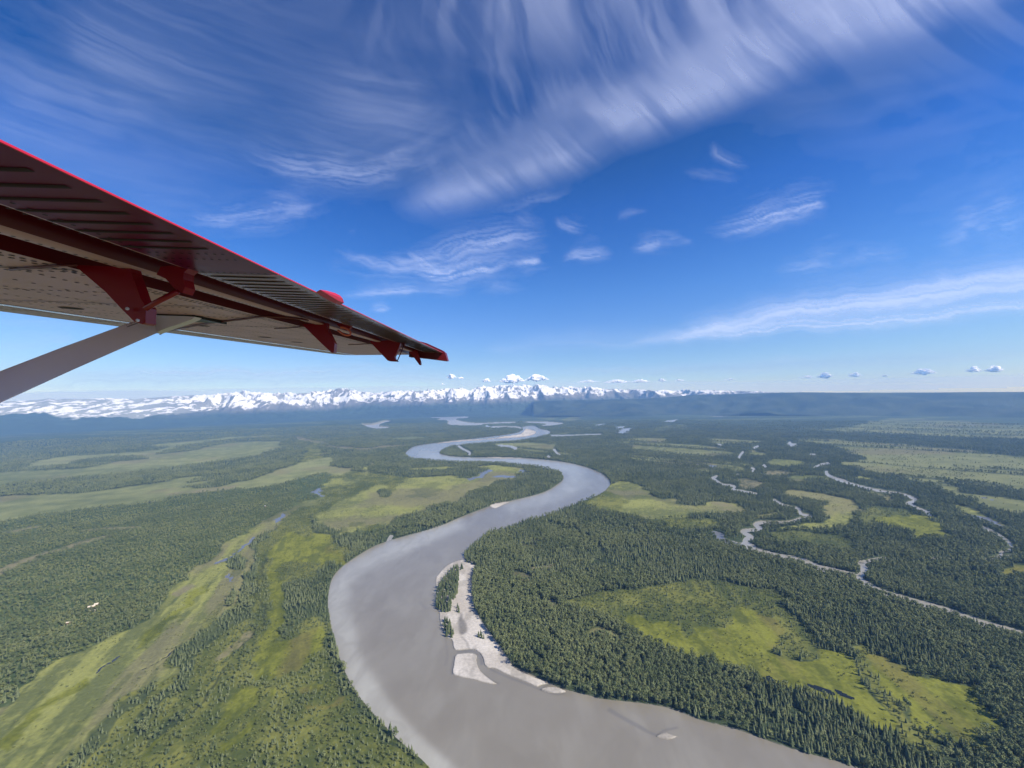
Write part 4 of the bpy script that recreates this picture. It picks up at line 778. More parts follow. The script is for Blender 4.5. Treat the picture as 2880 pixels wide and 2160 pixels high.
for k, (pts, w, a) in enumerate([
    ([(640, 418), (760, 452), (880, 480), (1000, 490), (1120, 470), (1240, 420), (1290, 380)], 30, .50), ([(480, 598), (600, 628), (720, 622), (850, 598), (960, 556)], 26, .48), ([(700, 560), (800, 585), (900, 575)], 18, .35),
    ([(1080, 420), (1120, 450), (1180, 440)], 14, .3), ([(900, 736), (1000, 758), (1100, 768), (1200, 776), (1290, 768), (1400, 745), (1545, 735)], 18, .62), ([(940, 695), (1040, 736), (1180, 768)], 8, .40), ([(1120, 695), (1190, 745), (1240, 772)], 8, .45),
    ([(1090, 765), (1250, 722), (1350, 690), (1480, 668), (1570, 648)], 20, .50), ([(1290, 738), (1340, 756), (1420, 750), (1540, 728)], 9, .65), ([(1050, 720), (1150, 740), (1280, 715)], 12, .35), ([(950, 846), (1060, 828), (1220, 816)], 11, .45), ([(1030, 878), (1100, 870)], 6, .5),
    ([(1080, 830), (1300, 815), (1500, 800)], 12, .22), ([(1980, 657), (2080, 640), (2180, 608), (2280, 578), (2420, 562)], 20, .62), ([(2150, 600), (2190, 620), (2240, 590)], 12, .3), ([(1770, 697), (1880, 682), (1970, 680)], 15, .52), ([(1555, 598), (1600, 642), (1670, 658)], 10, .45),
    ([(1430, 602), (1480, 626), (1540, 618)], 11, .34), ([(1575, 728), (1660, 712), (1730, 704)], 11, .55), ([(1435, 748), (1500, 738), (1570, 728)], 14, .5), ([(1680, 614), (1840, 590)], 5, .3), ([(2620, 692), (2750, 652), (2920, 605)], 42, .42), ([(2150, 772), (2400, 732), (2580, 708)], 24, .24),
    ([(2008, 395), (2014, 445), (2050, 465), (2110, 474)], 8, .28), ([(1930, 480), (1990, 505), (2080, 500)], 8, .2), ([(985, 640), (1020, 645)], 8, .25), ([(1340, 600), (1500, 570), (1640, 520)], 10, .18)]):
    add(streak_cloud(pts, w, a, 540 + k))
for k, (pts, w, a) in enumerate([([(1850, 960), (2100, 908), (2300, 873), (2500, 845), (2700, 818), (2900, 792), (3300, 740)], 24, .95), ([(1750, 965), (2000, 944), (2200, 930), (2400, 914), (2600, 893), (2900, 862), (3300, 820)], 14, 1.05), ([(2400, 850), (2600, 838), (2800, 815), (3200, 770)], 20, .45),
    ([(2450, 815), (2700, 795), (2900, 773), (3200, 745)], 6, .34), ([(1350, 990), (1600, 972), (1900, 945)], 15, .24)]):
    add(streak_cloud(pts, w, a, 580 + k, fibre=.45, taper=.12, comb=.1, lf=520, tf=7, brk=False))
HI = np.clip(AL * (.50 + .30 * smooth(500, 900, CV) + .12 * smooth(900, 1300, CU)), 0, .8); AL = np.zeros_like(CU)
# thin layers low over the horizon
for k, (pts, w, a) in enumerate([([(150, 1062), (400, 1052), (700, 1048), (900, 1044), (1150, 1040), (1330, 1042)], 9, .5), ([(60, 1085), (400, 1072), (800, 1066), (1300, 1062), (1500, 1066)], 18, .42), ([(1330, 1030), (1400, 1020), (1470, 1022), (1520, 1030)], 9, .34), ([(1360, 1045), (1480, 1050), (1600, 1052)], 12, .3),
    ([(1500, 1052), (1900, 1042), (2300, 1034), (2900, 1016)], 8, .34), ([(2000, 1028), (2400, 1020), (2900, 1004)], 10, .2), ([(-60, 985), (60, 980), (160, 976)], 8, .2), ([(-100, 928), (60, 936), (150, 944), (260, 950)], 16, .35), ([(0, 965), (120, 962), (220, 955)], 10, .3)]):
    add(streak_cloud(pts, w, a, 600 + k, fibre=.4, taper=.15, comb=.1, lf=500, tf=6))
hb = vh(CU)
bank = np.interp(CU, [-800, 0, 300, 620, 760, 1180, 1250, 3700], [.9, .9, .85, .8, .55, .5, .0, 0])
btop = np.interp(CU, [-800, 0, 200, 600, 900, 1200], [1112, 1106, 1100, 1095, 1088, 1085]) + 7 * (fbm(CU / 120, CV / 400, 621, 3) - .5)
add(bank * smooth(-2, 3, CV - btop) * (.75 + .5 * (fbm(CU / 200, CV / 5, 622, 3) - .5)))
rb = smooth(1500, 2000, CU); rtop = np.interp(CU, [1500, 1850, 2100, 2300, 2880, 3700], [1082, 1072, 1074, 1068, 1052, 1030])
add(rb * .50 * smooth(-3, 2, CV - rtop) * (.8 + .4 * (fbm(CU / 300, CV / 5, 623, 3) - .5)))
add(.35 * smooth(1200, 1350, CU) * (1 - smooth(1640, 1900, CU)) * smooth(1064, 1080, CV + 12 * wob1))
LO = AL
lo_w = smooth(960, 985, CV)
LO = np.where(CV < 900, 0, LO)
def cloud_mat(name, colr):
    m = bpy.data.materials.new(name); m.use_nodes = True; nt = m.node_tree; nt.nodes.clear()
    out = nt.nodes.new('ShaderNodeOutputMaterial'); mx = nt.nodes.new('ShaderNodeMixShader'); tr = nt.nodes.new('ShaderNodeBsdfTransparent'); tl = nt.nodes.new('ShaderNodeBsdfTranslucent'); at = nt.nodes.new('ShaderNodeAttribute')
    at.attribute_name = 'alpha'; tl.inputs[0].default_value = (*colr, 1)
    nt.links.new(at.outputs['Fac'], mx.inputs[0]); nt.links.new(tr.outputs[0], mx.inputs[1]); nt.links.new(tl.outputs[0], mx.inputs[2]); nt.links.new(mx.outputs[0], out.inputs[0])
    return m
def cloud_sheet(name, A, alt, mat, vmax):
    zc = alt + 0 * CU
    ok = CV < vh(CU) - vmax
    d = rays(CU, CV); tt = (alt - H) / np.maximum(d[..., 2], 1e-4)
    X, Y = d[..., 0] * tt, d[..., 1] * tt
    zz = alt + alt * .02 * (fbm(X / alt / .6, Y / alt / .6, 650, 3) - .5)
    n_u = CU.shape[1]; good = (A > .012) & ok & (d[..., 2] > .005)
    q = (np.arange(CU.shape[0] - 1)[:, None] * n_u + np.arange(n_u - 1)[None]).reshape(-1)
    F = np.stack([q, q + 1, q + 1 + n_u, q + n_u], -1)
    allok = (ok & (d[..., 2] > .005)).reshape(-1)
    F = F[good.reshape(-1)[F].any(1) & allok[F].all(1)]
    ids, inv = np.unique(F, return_inverse=True)
    Vv = np.stack([X, Y, zz], -1).reshape(-1, 3)[ids]
    return link(name, mesh_np(name, Vv, inv.reshape(F.shape), [mat], True, {'alpha': ('FLOAT', np.clip(A.reshape(-1)[ids], 0, 1).astype(np.float32))}))
M_cirrus = cloud_mat('cirrus_ice', (.62, .67, .80)); M_bank = cloud_mat('cloud_bank_mist', (.50, .55, .64))
tag(cloud_sheet('cirrus_clouds', HI, 9000, M_cirrus, 60), 'wispy white cirrus streaks and hooks across the blue sky', kind='stuff')
tag(cloud_sheet('cloud_bank', LO, 3600, M_bank, 8), 'thin flat cloud layers low over the mountains and horizon', kind='stuff')
M_cum = bpy.data.materials.new('cumulus'); M_cum.use_nodes = True; _n = M_cum.node_tree; _n.nodes.clear()
_o = _n.nodes.new('ShaderNodeOutputMaterial'); _m = _n.nodes.new('ShaderNodeAddShader'); _d = _n.nodes.new('ShaderNodeBsdfDiffuse'); _t = _n.nodes.new('ShaderNodeBsdfTranslucent'); 
_d.inputs[0].default_value = (.92, .92, .95, 1); _t.inputs[0].default_value = (.55, .55, .56, 1); _n.links.new(_d.outputs[0], _m.inputs[0]); _n.links.new(_t.outputs[0], _m.inputs[1]); _n.links.new(_m.outputs[0], _o.inputs[0])
def cumulus(u, v, wpx, hpx, R, seed, label):
    g = np.random.default_rng(seed); vs, fs = [], []
    import bmesh
    bm = bmesh.new(); d = rays(u, v); dn = d / np.linalg.norm(d); c = dn * R + np.array([0, 0, H]); sc = R / FPX
    right = np.array([dn[1], -dn[0], 0]); right /= np.linalg.norm(right)
    n = max(16, int(wpx * 1.8))
    for i in range(n):
        a = g.uniform(-1, 1); hh = (1 - abs(a) ** 1.6) * hpx
        p = c + right * a * wpx * .5 * sc + np.array([0, 0, g.uniform(-.15, .75) * hh * sc]) + dn * g.uniform(-1, 1) * wpx * .2 * sc
        rad = g.uniform(.12, .34) * max(hh, hpx * .3) * sc
        r_ = bmesh.ops.create_icosphere(bm, subdivisions=2, radius=1.0)
        for w_ in r_['verts']:
            k = rad * (1 + g.normal(0, .07)); w_.co = Vector((p[0] + w_.co.x * k * 1.25, p[1] + w_.co.y * k * 1.25, p[2] + w_.co.z * k * .85))
    me = bpy.data.meshes.new('cloud'); bm.to_mesh(me); bm.free(); me.materials.append(M_cum)
    me.polygons.foreach_set('use_smooth', np.ones(len(me.polygons), bool))
    o = link('cloud', me); tag(o, label, 'cloud', 'puffy white clouds on the horizon'); return o
for i, (u, v, w, h_, lb) in enumerate([
    (1269, 1062, 26, 13, 'larger white puff left of the cloud heap above the highest peak'), (1296, 1065, 18, 8, 'small white puff just right of a larger lone puff, left of the peak'), (1246, 1082, 12, 5, 'tiny white puff low over the ridge, lowest left of the peak'),
    (1368, 1073, 24, 11, 'small bright cloud on the left shoulder of the cloud heap on the peak'), (1440, 1072, 70, 22, 'broad white cloud heap resting on the highest snowy peak'), (1510, 1068, 66, 17, 'white cloud trailing right from the heap on the highest peak'),
    (1655, 1074, 60, 6, 'low flat white puff, first of the row right of the peak'), (1735, 1075, 70, 9, 'bumpy white puff in the middle of the row right of the peak'), (1800, 1074, 50, 8, 'last small white puff of the row right of the peak'),
    (1862, 1071, 26, 9, 'white puff at the left end of the long grey layer'), (1912, 1071, 36, 6, 'low white puff second along the long grey layer'), (2052, 1069, 40, 6, 'flat white puff above the middle of the grey layer'),
    (2322, 1060, 36, 14, 'tall white puff over the grey layer right of centre'), (2270, 1062, 40, 7, 'flat white puff joined to the left of a taller one'), (2403, 1057, 28, 12, 'white puff second of the tall ones on the right'), (2490, 1058, 16, 7, 'smallest white puff among those on the right'),
    (2597, 1050, 42, 14, 'double-headed white puff over the grey layer on the far right'), (2738, 1043, 24, 12, 'white puff next to the last on the far right'), (2796, 1042, 26, 14, 'last white puff near the right edge of the photo')]):
    cumulus(u, v, w * (.8 if u > 1850 else 1), h_ * (.8 if u > 1850 else 1), 44000, 700 + i, lb)

# ------------------------------------------------------------------ the aeroplane's wing overhead
WA, WB, WE, WXL, WYL, WK = -.0664, .0267, -.03, -2.5, .307, 1.5
def W(d, c, h=0.0):
    """span station d, chord station c (0 leading .. 1.98 trailing), height h -> camera-axis coordinates"""
    return np.array([d * WA + WXL + c, d * WB + WYL + WE * c + h, -d]) * WK
def PX(u, v, d): return np.array([(u - 1440) / FPX * d, -(v - 1080) / FPX * d, -d]) * WK
def WIV(u, v):
    X, Y = (u - 1440) / FPX, -(v - 1080) / FPX
    d = (WYL - WE * WXL) / ((Y - WB) - WE * (X - WA)); return d, d * (X - WA) - WXL
ORG = W(0.3, 1.0)
plane = bpy.data.objects.new('airplane', None); COL.objects.link(plane)
plane.matrix_world = CAM_M @ Matrix.Translation(Vector(ORG))
tag(plane, 'white and red aeroplane wing with strut reaching in from the left edge', 'airplane')
def part(name, Vl, Fl, mats, parent=plane, fm=None, smooth_=False, label=None):
    me = bpy.data.meshes.new(name); me.from_pydata([tuple(np.asarray(p) - ORG) for p in Vl], [], [tuple(int(i) for i in f) for f in Fl])
    for m in (mats if isinstance(mats, (list, tuple)) else [mats]): me.materials.append(m)
    if fm is not None: me.polygons.foreach_set('material_index', np.asarray(fm, np.int32))
    if smooth_: me.polygons.foreach_set('use_smooth', np.ones(len(me.polygons), bool))
    me.validate(); me.update()
    o = link(name, me, parent)
    if label: o['label'] = label
    return o
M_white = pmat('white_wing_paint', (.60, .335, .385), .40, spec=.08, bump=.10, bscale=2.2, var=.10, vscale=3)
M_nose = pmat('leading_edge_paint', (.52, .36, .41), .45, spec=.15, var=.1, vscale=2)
M_highlight = pmat('nose_highlight_strip', (.75, .76, .80), .22, metal=1.0, bump=.05, bscale=6)  # added strip that imitates the highlight along the wing's nose
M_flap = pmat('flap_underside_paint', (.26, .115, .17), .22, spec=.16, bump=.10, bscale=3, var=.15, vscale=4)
M_flap_refl = pmat('flap_reflection_tint', (.13, .004, .042), .30, spec=.05, bump=.10, bscale=3, var=.2, vscale=4)  # maroon base colour stands in for the red fuselage reflected in the flap
M_red = pmat('red_bracket_paint', (.30, .004, .014), .3, spec=.5)
M_redtrim = pmat('red_trim_paint', (.55, .02, .05), .35, spec=.4)
M_slot = pmat('dark_red_slot_paint', (.13, .005, .011), .4)
M_rivet = pmat('dark_rivet', (.045, .022, .028), .6, spec=.08)
M_strut = pmat('grey_strut_paint', (.80, .68, .82), .26, spec=.5, var=.05, vscale=6)
M_black = pmat('slot_shade_black', (.02, .02, .022), .5)
M_orange = pmat('orange_cord', (.80, .16, .10), .6)
def dtip(c): return 6.42 + (4.97 - 6.42) * c / 1.98
def loft(cs, hs, ds, tipcut=True):
    """skin over chord stations cs/hs (arrays) at span stations 0..1"""
    Vl, Fl = [], []
    for i, d in enumerate(ds):
        for c, h in zip(cs, hs):
            de = -0.9 + (dtip(min(max(c, -.3), 1.98)) + .9) * d if tipcut else d
            Vl.append(W(de, c, h))
    n = len(cs)
    for i in range(len(ds) - 1):
        for j in range(n - 1): Fl.append((i * n + j, i * n + j + 1, (i + 1) * n + j + 1, (i + 1) * n + j))
    return Vl, Fl
ds = np.linspace(0, 1, 60)
cl = np.concatenate([np.linspace(1.47, .42, 12), np.linspace(.36, -.35, 14)])
hl = np.where(cl < .42, .052 * ((.42 - cl) / .77) ** 2, 0)
nose_a = np.linspace(0, 1, 8)[1:]
cu_ = np.concatenate([cl, -.35 - .02 * np.sin(nose_a * math.pi), np.linspace(-.30, 1.47, 16)])
hu_ = np.concatenate([hl, .052 + .05 * nose_a, .102 + .13 * np.sin(np.clip((np.linspace(-.30, 1.47, 16) + .35) / 1.9, 0, 1) ** .6 * math.pi) * .9])
cu_ = np.append(cu_, [1.47, 1.47]); hu_ = np.append(hu_, [.06, 0.0])
Vw, Fw = loft(cu_, hu_, ds)
fmw = [0] * len(Fw); nsec = len(cu_)
for q in range(len(Fw)):
    if q % (nsec - 1) >= nsec - 3: fmw[q] = 2
    elif q % (nsec - 1) in range(12, 32): fmw[q] = 3
Vw.extend(W(dtip(min(max(c, -.3), 1.98)), c, h) for c, h in zip(cu_[:-1], hu_[:-1])); Fw.append(tuple(range(len(Vw) - nsec + 1, len(Vw)))); fmw.append(0)
def rivets(Vl, Fl, fm, pts, r, mi):
    for d, c, h in pts:
        b = len(Vl)
        for k in range(6): Vl.append(W(d + r * math.sin(k * math.pi / 3), c + r * math.cos(k * math.pi / 3), h - .0012))
        Fl.append(tuple(range(b, b + 6))); fm.append(mi)
hskin = lambda c: .052 * ((.42 - c) / .77) ** 2 if c < .42 else 0.0
pts = []
for c, sp in ((.415, .024), (.455, .03), (.62, .04), (.80, .035), (.98, .03), (1.14, .045), (1.30, .03), (1.42, .022), (1.445, .022), (.30, .05), (.12, .05)):
    d = .35
    while d < dtip(c) - .1: pts.append((d, c + random.Random(int(d * 1e4)).uniform(-.002, .002), hskin(c))); d += sp
for d in (.70, .98, 1.26, 1.54, 1.82, 2.2, 2.6, 3.0, 3.5, 4.0, 4.6, 5.2):
    for c in np.arange(.2, 1.45, .028): pts.append((d + (c - .8) * .03, c, hskin(c)))
rivets(Vw, Fw, fmw, pts, .0060, 1)
for u, v, r in ((200, 866, .045), (570, 916, .04), (745, 948, .05), (835, 962, .05)):
    d, c = WIV(u, v); b = len(Vw)
    for k in range(14): Vw.append(W(d + r * .8 * math.sin(k * .4488), c + r * math.cos(k * .4488), hskin(c) - .002))
    Fw.append(tuple(range(b, b + 14))); fmw.append(1)
n0 = len(Vw); dd = np.linspace(-.5, dtip(.4), 60)     # bright metal strip added as the highlight just behind the lapped seam
for d in dd: Vw += [W(d, .415, hskin(.415) - .0018), W(d, .475, -.0018)]
for i in range(59): Fw.append((n0 + 2 * i, n0 + 2 * i + 1, n0 + 2 * i + 3, n0 + 2 * i + 2)); fmw.append(4)
for c in (.40,):   # lapped seam behind the leading-edge skin
    n0 = len(Vw); dd = np.linspace(.3, dtip(c), 40)
    for d in dd: Vw += [W(d, c - .004, hskin(c) - .003), W(d, c + .008, hskin(c + .01) - .003)]
    for i in range(39): Fw.append((n0 + 2 * i, n0 + 2 * i + 1, n0 + 2 * i + 3, n0 + 2 * i + 2)); fmw.append(1)
for d in (.62, .95, 1.5, 2.2, 3.1, 4.2, 5.2):
    n0 = len(Vw); cc = np.linspace(-.2, 1.465, 24)
    for c in cc: Vw += [W(d + (c - .8) * .03 - .003, c, hskin(c) - .0022), W(d + (c - .8) * .03 + .003, c, hskin(c) - .0022)]
    for i in range(23): Fw.append((n0 + 2 * i, n0 + 2 * i + 1, n0 + 2 * i + 3, n0 + 2 * i + 2)); fmw.append(1)
wing = part('wing', Vw, Fw, [M_white, M_rivet, M_slot, M_nose, M_highlight], fm=fmw, smooth_=True)
# slot, vane, slot
def band(name, c0, c1, hh, mat, wallm):
    cs = np.array([c0, c0 + .004, c1 - .004, c1]); hs = np.array([hh, hh, hh, hh]); Vl, Fl = loft(cs, hs, ds); return Vl, Fl
Vs, Fs = loft(np.array([1.47, 1.57]), np.array([.055, .055]), ds); V2, F2 = loft(np.array([1.645, 1.745]), np.array([.05, .05]), ds)
off = len(Vs); part('slot_lining', list(Vs) + list(V2), list(Fs) + [tuple(i + off for i in f) for f in F2], M_slot)
cs = np.array([1.575, 1.57, 1.572, 1.58, 1.60, 1.635, 1.645, 1.648, 1.645]); hs = np.array([.075, .05, .02, .006, 0, 0, .004, .03, .075])
Vv, Fv = loft(cs, hs, ds); fmv = [2 if q_ % 8 in (0, 6, 7) else 0 for q_ in range(len(Fv))]; rivets(Vv, Fv, fmv, [(d, 1.612, 0) for d in np.arange(.35, 5.1, .022)], .0038, 1)
part('flap_vane', Vv, Fv, [M_white, M_rivet, M_slot], fm=fmv, smooth_=True)
def ctl(name, d0, d1, mats, ribs, rc0, rc1, riv):
    cs = np.array([1.76, 1.748, 1.745, 1.752, 1.775, 1.83, 1.92, 1.978, 1.98, 1.98, 1.75]); hs = np.array([.07, .045, .02, .006, 0, 0, 0, 0, .0005, .0032, .09])
    dd = np.linspace(d0, d1, 16); Vl, Fl = [], []
    for d in dd:
        for c, h in zip(cs, hs): Vl.append(W(min(d, dtip(c)) if d1 > 4.9 else d, c, h))
    n = len(cs)
    for i in range(len(dd) - 1):
        for j in range(n - 1): Fl.append((i * n + j, i * n + j + 1, (i + 1) * n + j + 1, (i + 1) * n + j))
    Fl.append(tuple(range(n))); Fl.append(tuple(len(dd) * n - n + k for k in range(n))[::-1])
    fm = [0] * len(Fl)
    for q in range((len(dd) - 1) * (n - 1)):
        if q % (n - 1) in (7, 8): fm[q] = 3
        if q % (n - 1) == 3: fm[q] = 4
    for d in ribs:      # stamped stiffening beads across the chord, coloured dark in place of their shading
        b = len(Vl); prof = [(-.005, 0), (-.002, .0016), (.002, .0016), (.005, 0)]
        for c, s_ in ((rc0, .15), (rc0 + .02, 1), (rc1 - .03, 1), (rc1, .1)):
            for p, hh in prof: Vl.append(W(d + p, c, -hh * s_ - .0006))
        for i in range(3):
            for j in range(3): Fl.append((b + 4 * i + j, b + 4 * i + j + 1, b + 4 * i + j + 5, b + 4 * i + j + 4)); fm.append(1)
    rivets(Vl, Fl, fm, riv, .0036, 1)
    return part(name, Vl, Fl, mats, fm=fm)
ctl('flap', -.9, .968, [M_flap_refl, M_rivet, M_slot, M_redtrim, M_white], np.arange(.30, .77, .0425), 1.775, 1.945, [(d, c, 0) for c in (1.768, 1.80) for d in np.arange(.36, .96, .021)] + [(d + .0 * c, c, 0) for d in (.80, .84, .955) for c in np.arange(1.80, 1.97, .017)])
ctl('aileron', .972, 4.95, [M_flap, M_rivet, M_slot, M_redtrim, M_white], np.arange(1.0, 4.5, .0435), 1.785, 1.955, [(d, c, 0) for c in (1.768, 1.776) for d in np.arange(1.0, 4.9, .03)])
def prism(name, poly, d, th, mat, parent=plane, hole=None):
    n = len(poly); Vl = [PX(u, v, d) for u, v in poly] + [PX(u, v, d) + np.array([0, 0, -th * WK]) for u, v in poly]
    Fl = [tuple(range(n))[::-1], tuple(range(n, 2 * n))] + [(i, (i + 1) % n, n + (i + 1) % n, n + i) for i in range(n)]
    return part(name, Vl, Fl, mat, parent)
def tube(name, pts, r, mat, parent=plane, seg=8, flat=1.0):
    p = cr_curve(pts, closed=False, k=5) if False else np.array(pts, float); Vl, Fl = [], []
    for i in range(len(p)):
        t_ = p[min(i + 1, len(p) - 1)] - p[max(i - 1, 0)]; t_ /= np.linalg.norm(t_); a = np.cross(t_, [0.12, 1, 0.05]); a /= np.linalg.norm(a); b = np.cross(t_, a)
        for k in range(seg): Vl.append(p[i] + r * (a * math.cos(k * 2 * math.pi / seg) + flat * b * math.sin(k * 2 * math.pi / seg)))
    for i in range(len(p) - 1):
        for k in range(seg): Fl.append((i * seg + k, i * seg + (k + 1) % seg, (i + 1) * seg + (k + 1) % seg, (i + 1) * seg + k))
    Fl.append(tuple(range(seg))[::-1]); Fl.append(tuple(range((len(p) - 1) * seg, len(p) * seg)))
    return part(name, Vl, Fl, mat, parent, smooth_=True)
# hinge brackets hang in chordwise planes under the wing
b1 = prism('hinge_bracket', [(212, 745), (217, 753), (296, 820), (340, 867), (377, 904), (400, 912), (409, 909), (411, 865), (395, 838), (384, 806), (370, 770), (366, 752)], .945, .028, M_red)
prism('mounting_plate', [(452, 750), (546, 742), (533, 752), (517, 766), (516, 785), (521, 807), (513, 824), (497, 818), (466, 784), (440, 772)], .93, .03, M_red, b1)
tube('link_rod', [PX(409, 868, .93), PX(452, 844, .93), PX(500, 820, .93)], .010, M_red, b1)
for u, v in ((387, 901), (358, 868), (432, 850)): rv = tube('bolt', [PX(u, v, .938), PX(u, v, .93)], .006, M_strut, b1, 8)
b2 = prism('hinge_bracket', [(850, 912), (855, 918), (895, 957), (932, 992), (939, 993), (941, 966), (930, 944), (919, 922), (919, 908)], 2.03, .03, M_red)
prism('stop_plate', [(946, 912), (967, 905), (989, 912), (985, 922), (975, 930), (960, 924)], 2.06, .02, M_red, b2)
b3 = prism('hinge_bracket', [(1040, 958), (1043, 964), (1090, 1014), (1096, 1016), (1118, 1017), (1111, 1010), (1110, 1002), (1117, 990), (1127, 963), (1120, 957)], 3.13, .04, M_red)
prism('pivot_block', [(1126, 962), (1136, 955), (1139, 966), (1137, 971), (1130, 969)], 3.12, .03, M_slot, b3); tube('link_rod', [PX(1137, 968, 3.12), PX(1128, 991, 3.12), PX(1117.5, 1015, 3.12)], .006, M_slot, b3)
b4 = prism('hinge_bracket', [(1150, 985), (1153, 992), (1166, 1008), (1180, 1027), (1184, 1026), (1183, 1017), (1177, 1001), (1173, 986)], 4.47, .04, M_red)
prism('wing_tip', [(1150, 952), (1200, 965), (1244, 985), (1252, 992), (1258, 1014), (1252, 1015), (1205, 1009), (1168, 1005), (1150, 1004)], 4.62, .12, M_slot)
ring = np.array([(950, 929), (957, 934), (966, 940), (977, 943), (985, 941), (986, 936), (982, 929), (974, 924), (964, 921), (958, 921)], float)
tube('tie_down_cord', [PX(u, v, 2.0) for u, v in cr_curve(ring, closed=False, k=3)], .0052 * 1.5, M_orange)
hose = [(450, 938), (462, 932), (481, 927), (513, 920), (560, 911), (600, 904), (650, 898), (700, 892), (730, 887), (758, 886), (800, 888), (845, 893), (866, 898)]
tube('brake_hose', [W(WIV(u, v)[0], WIV(u, v)[1], -.006) for u, v in cr_curve(hose, closed=False, k=3)], .0075, M_slot)
tube('guide_wire', [W(*WIV(u, v), -.005) for u, v in [(772, 922), (815, 920), (856, 914)]], .004, M_slot); tube('guide_wire', [W(*WIV(u, v), -.005) for u, v in [(980, 968), (1010, 967), (1044, 964)]], .005, M_slot)
tube('guide_wire', [W(*WIV(u, v), -.004) for u, v in [(28, 754), (110, 747), (160, 742), (218, 740)]], .005, M_slot)
# trim tab on the trailing edge
q = [(888, 822), (905, 824), (932, 831), (946, 838), (953, 846), (957, 858), (940, 852), (912, 838)]
dq = [1.17, 1.22, 1.29, 1.33, 1.35, 1.375, 1.32, 1.24]
Vq = [PX(u, v, d) for (u, v), d in zip(q, dq)]; Vq2 = [p + np.array([.02, .012, 0]) for p in Vq]
part('trim_tab', Vq + Vq2, [tuple(range(8)), tuple(range(8, 16))[::-1]] + [(i, (i + 1) % 8, 8 + (i + 1) % 8, 8 + i) for i in range(8)], M_redtrim, label='bright red trim tab on the trailing edge')
# lift strut: streamlined section from the fuselage side up to the wing
s_far_t, s_far_b = (432, 882), (500, 905)
axis = [((-160, 1159), .98, 47), ((0, 1089), 1.16, 40.5), ((200, 1005), 1.42, 34), ((380, 933), 1.70, 28), ((450, 906), 1.82, 25)]
def strut_sec(u, v, d, hw):
    c = PX(u, v, d); dirv = np.array([-math.sin(math.radians(-25)), math.cos(math.radians(-25)) , 0]); dirv = np.array([-.386, .922, 0]); w_ = hw / FPX * d * WK
    dz = np.array([0, 0, 1.0]); out = []
    for k in range(20):
        a = 2 * math.pi * k / 20; x = math.cos(a); y = math.sin(a)
        out.append(c + dirv * w_ * x + dz * w_ * .42 * y * (1 + .35 * x))
    return out
Vt, Ft = [], []
for (uv, d, hw) in axis: Vt += strut_sec(uv[0], uv[1], d, hw)
for i in range(len(axis) - 1):
    for k in range(20): Ft.append((i * 20 + k, i * 20 + (k + 1) % 20, (i + 1) * 20 + (k + 1) % 20, (i + 1) * 20 + k))
Ft.append(tuple(range(20))[::-1]); Ft.append(tuple(range(80, 100)))
strut = part('lift_strut', Vt, Ft, M_strut, smooth_=True)
def on_strut(t_, x):   # point on the near face of the strut
    us = np.interp(t_, np.linspace(0, 1, 5), [a[0][0] for a in axis]); vs = np.interp(t_, np.linspace(0, 1, 5), [a[0][1] for a in axis]); d = np.interp(t_, np.linspace(0, 1, 5), [a[1] for a in axis]); hw = np.interp(t_, np.linspace(0, 1, 5), [a[2] for a in axis])
    w_ = hw / FPX * d * WK; return PX(us, vs, d) + np.array([-.386, .922, 0]) * w_ * x + np.array([0, 0, w_ * .42 * math.sqrt(max(1 - x * x, 0)) * (1 + .35 * x) + .0015])
tube('strut_seam', [on_strut(t_, .52) for t_ in np.linspace(0, .93, 14)], .0034, pmat('strut_seam', (.16, .13, .17), .5), strut, 6)
Vr, Fr = [], []
for t_ in np.linspace(.02, .93, 30):
    p = on_strut(t_, .72); b = len(Vr)
    for k in range(6): Vr.append(p + .005 * np.array([math.cos(k * 1.047), math.sin(k * 1.047), 0]) + np.array([0, 0, .001]))
    Fr.append(tuple(range(b, b + 6)))
part('strut_rivets', Vr, Fr, pmat('strut_rivets', (.26, .10, .11), .5), strut)
fair = [(390, 900), (411, 885), (455, 887), (520, 889), (548, 891), (541, 897), (505, 911), (470, 922), (446, 932), (432, 936), (410, 925)]
prism('strut_fairing', fair, 1.79, .04, M_strut, strut)
prism('fairing_slot_shade', [(408, 886), (409, 879), (440, 876), (480, 875), (520, 877), (549, 880), (549, 894), (520, 890), (455, 887)], 1.805, .20, M_black, strut)  # the open slot's shade, drawn as a black solid over the fairing

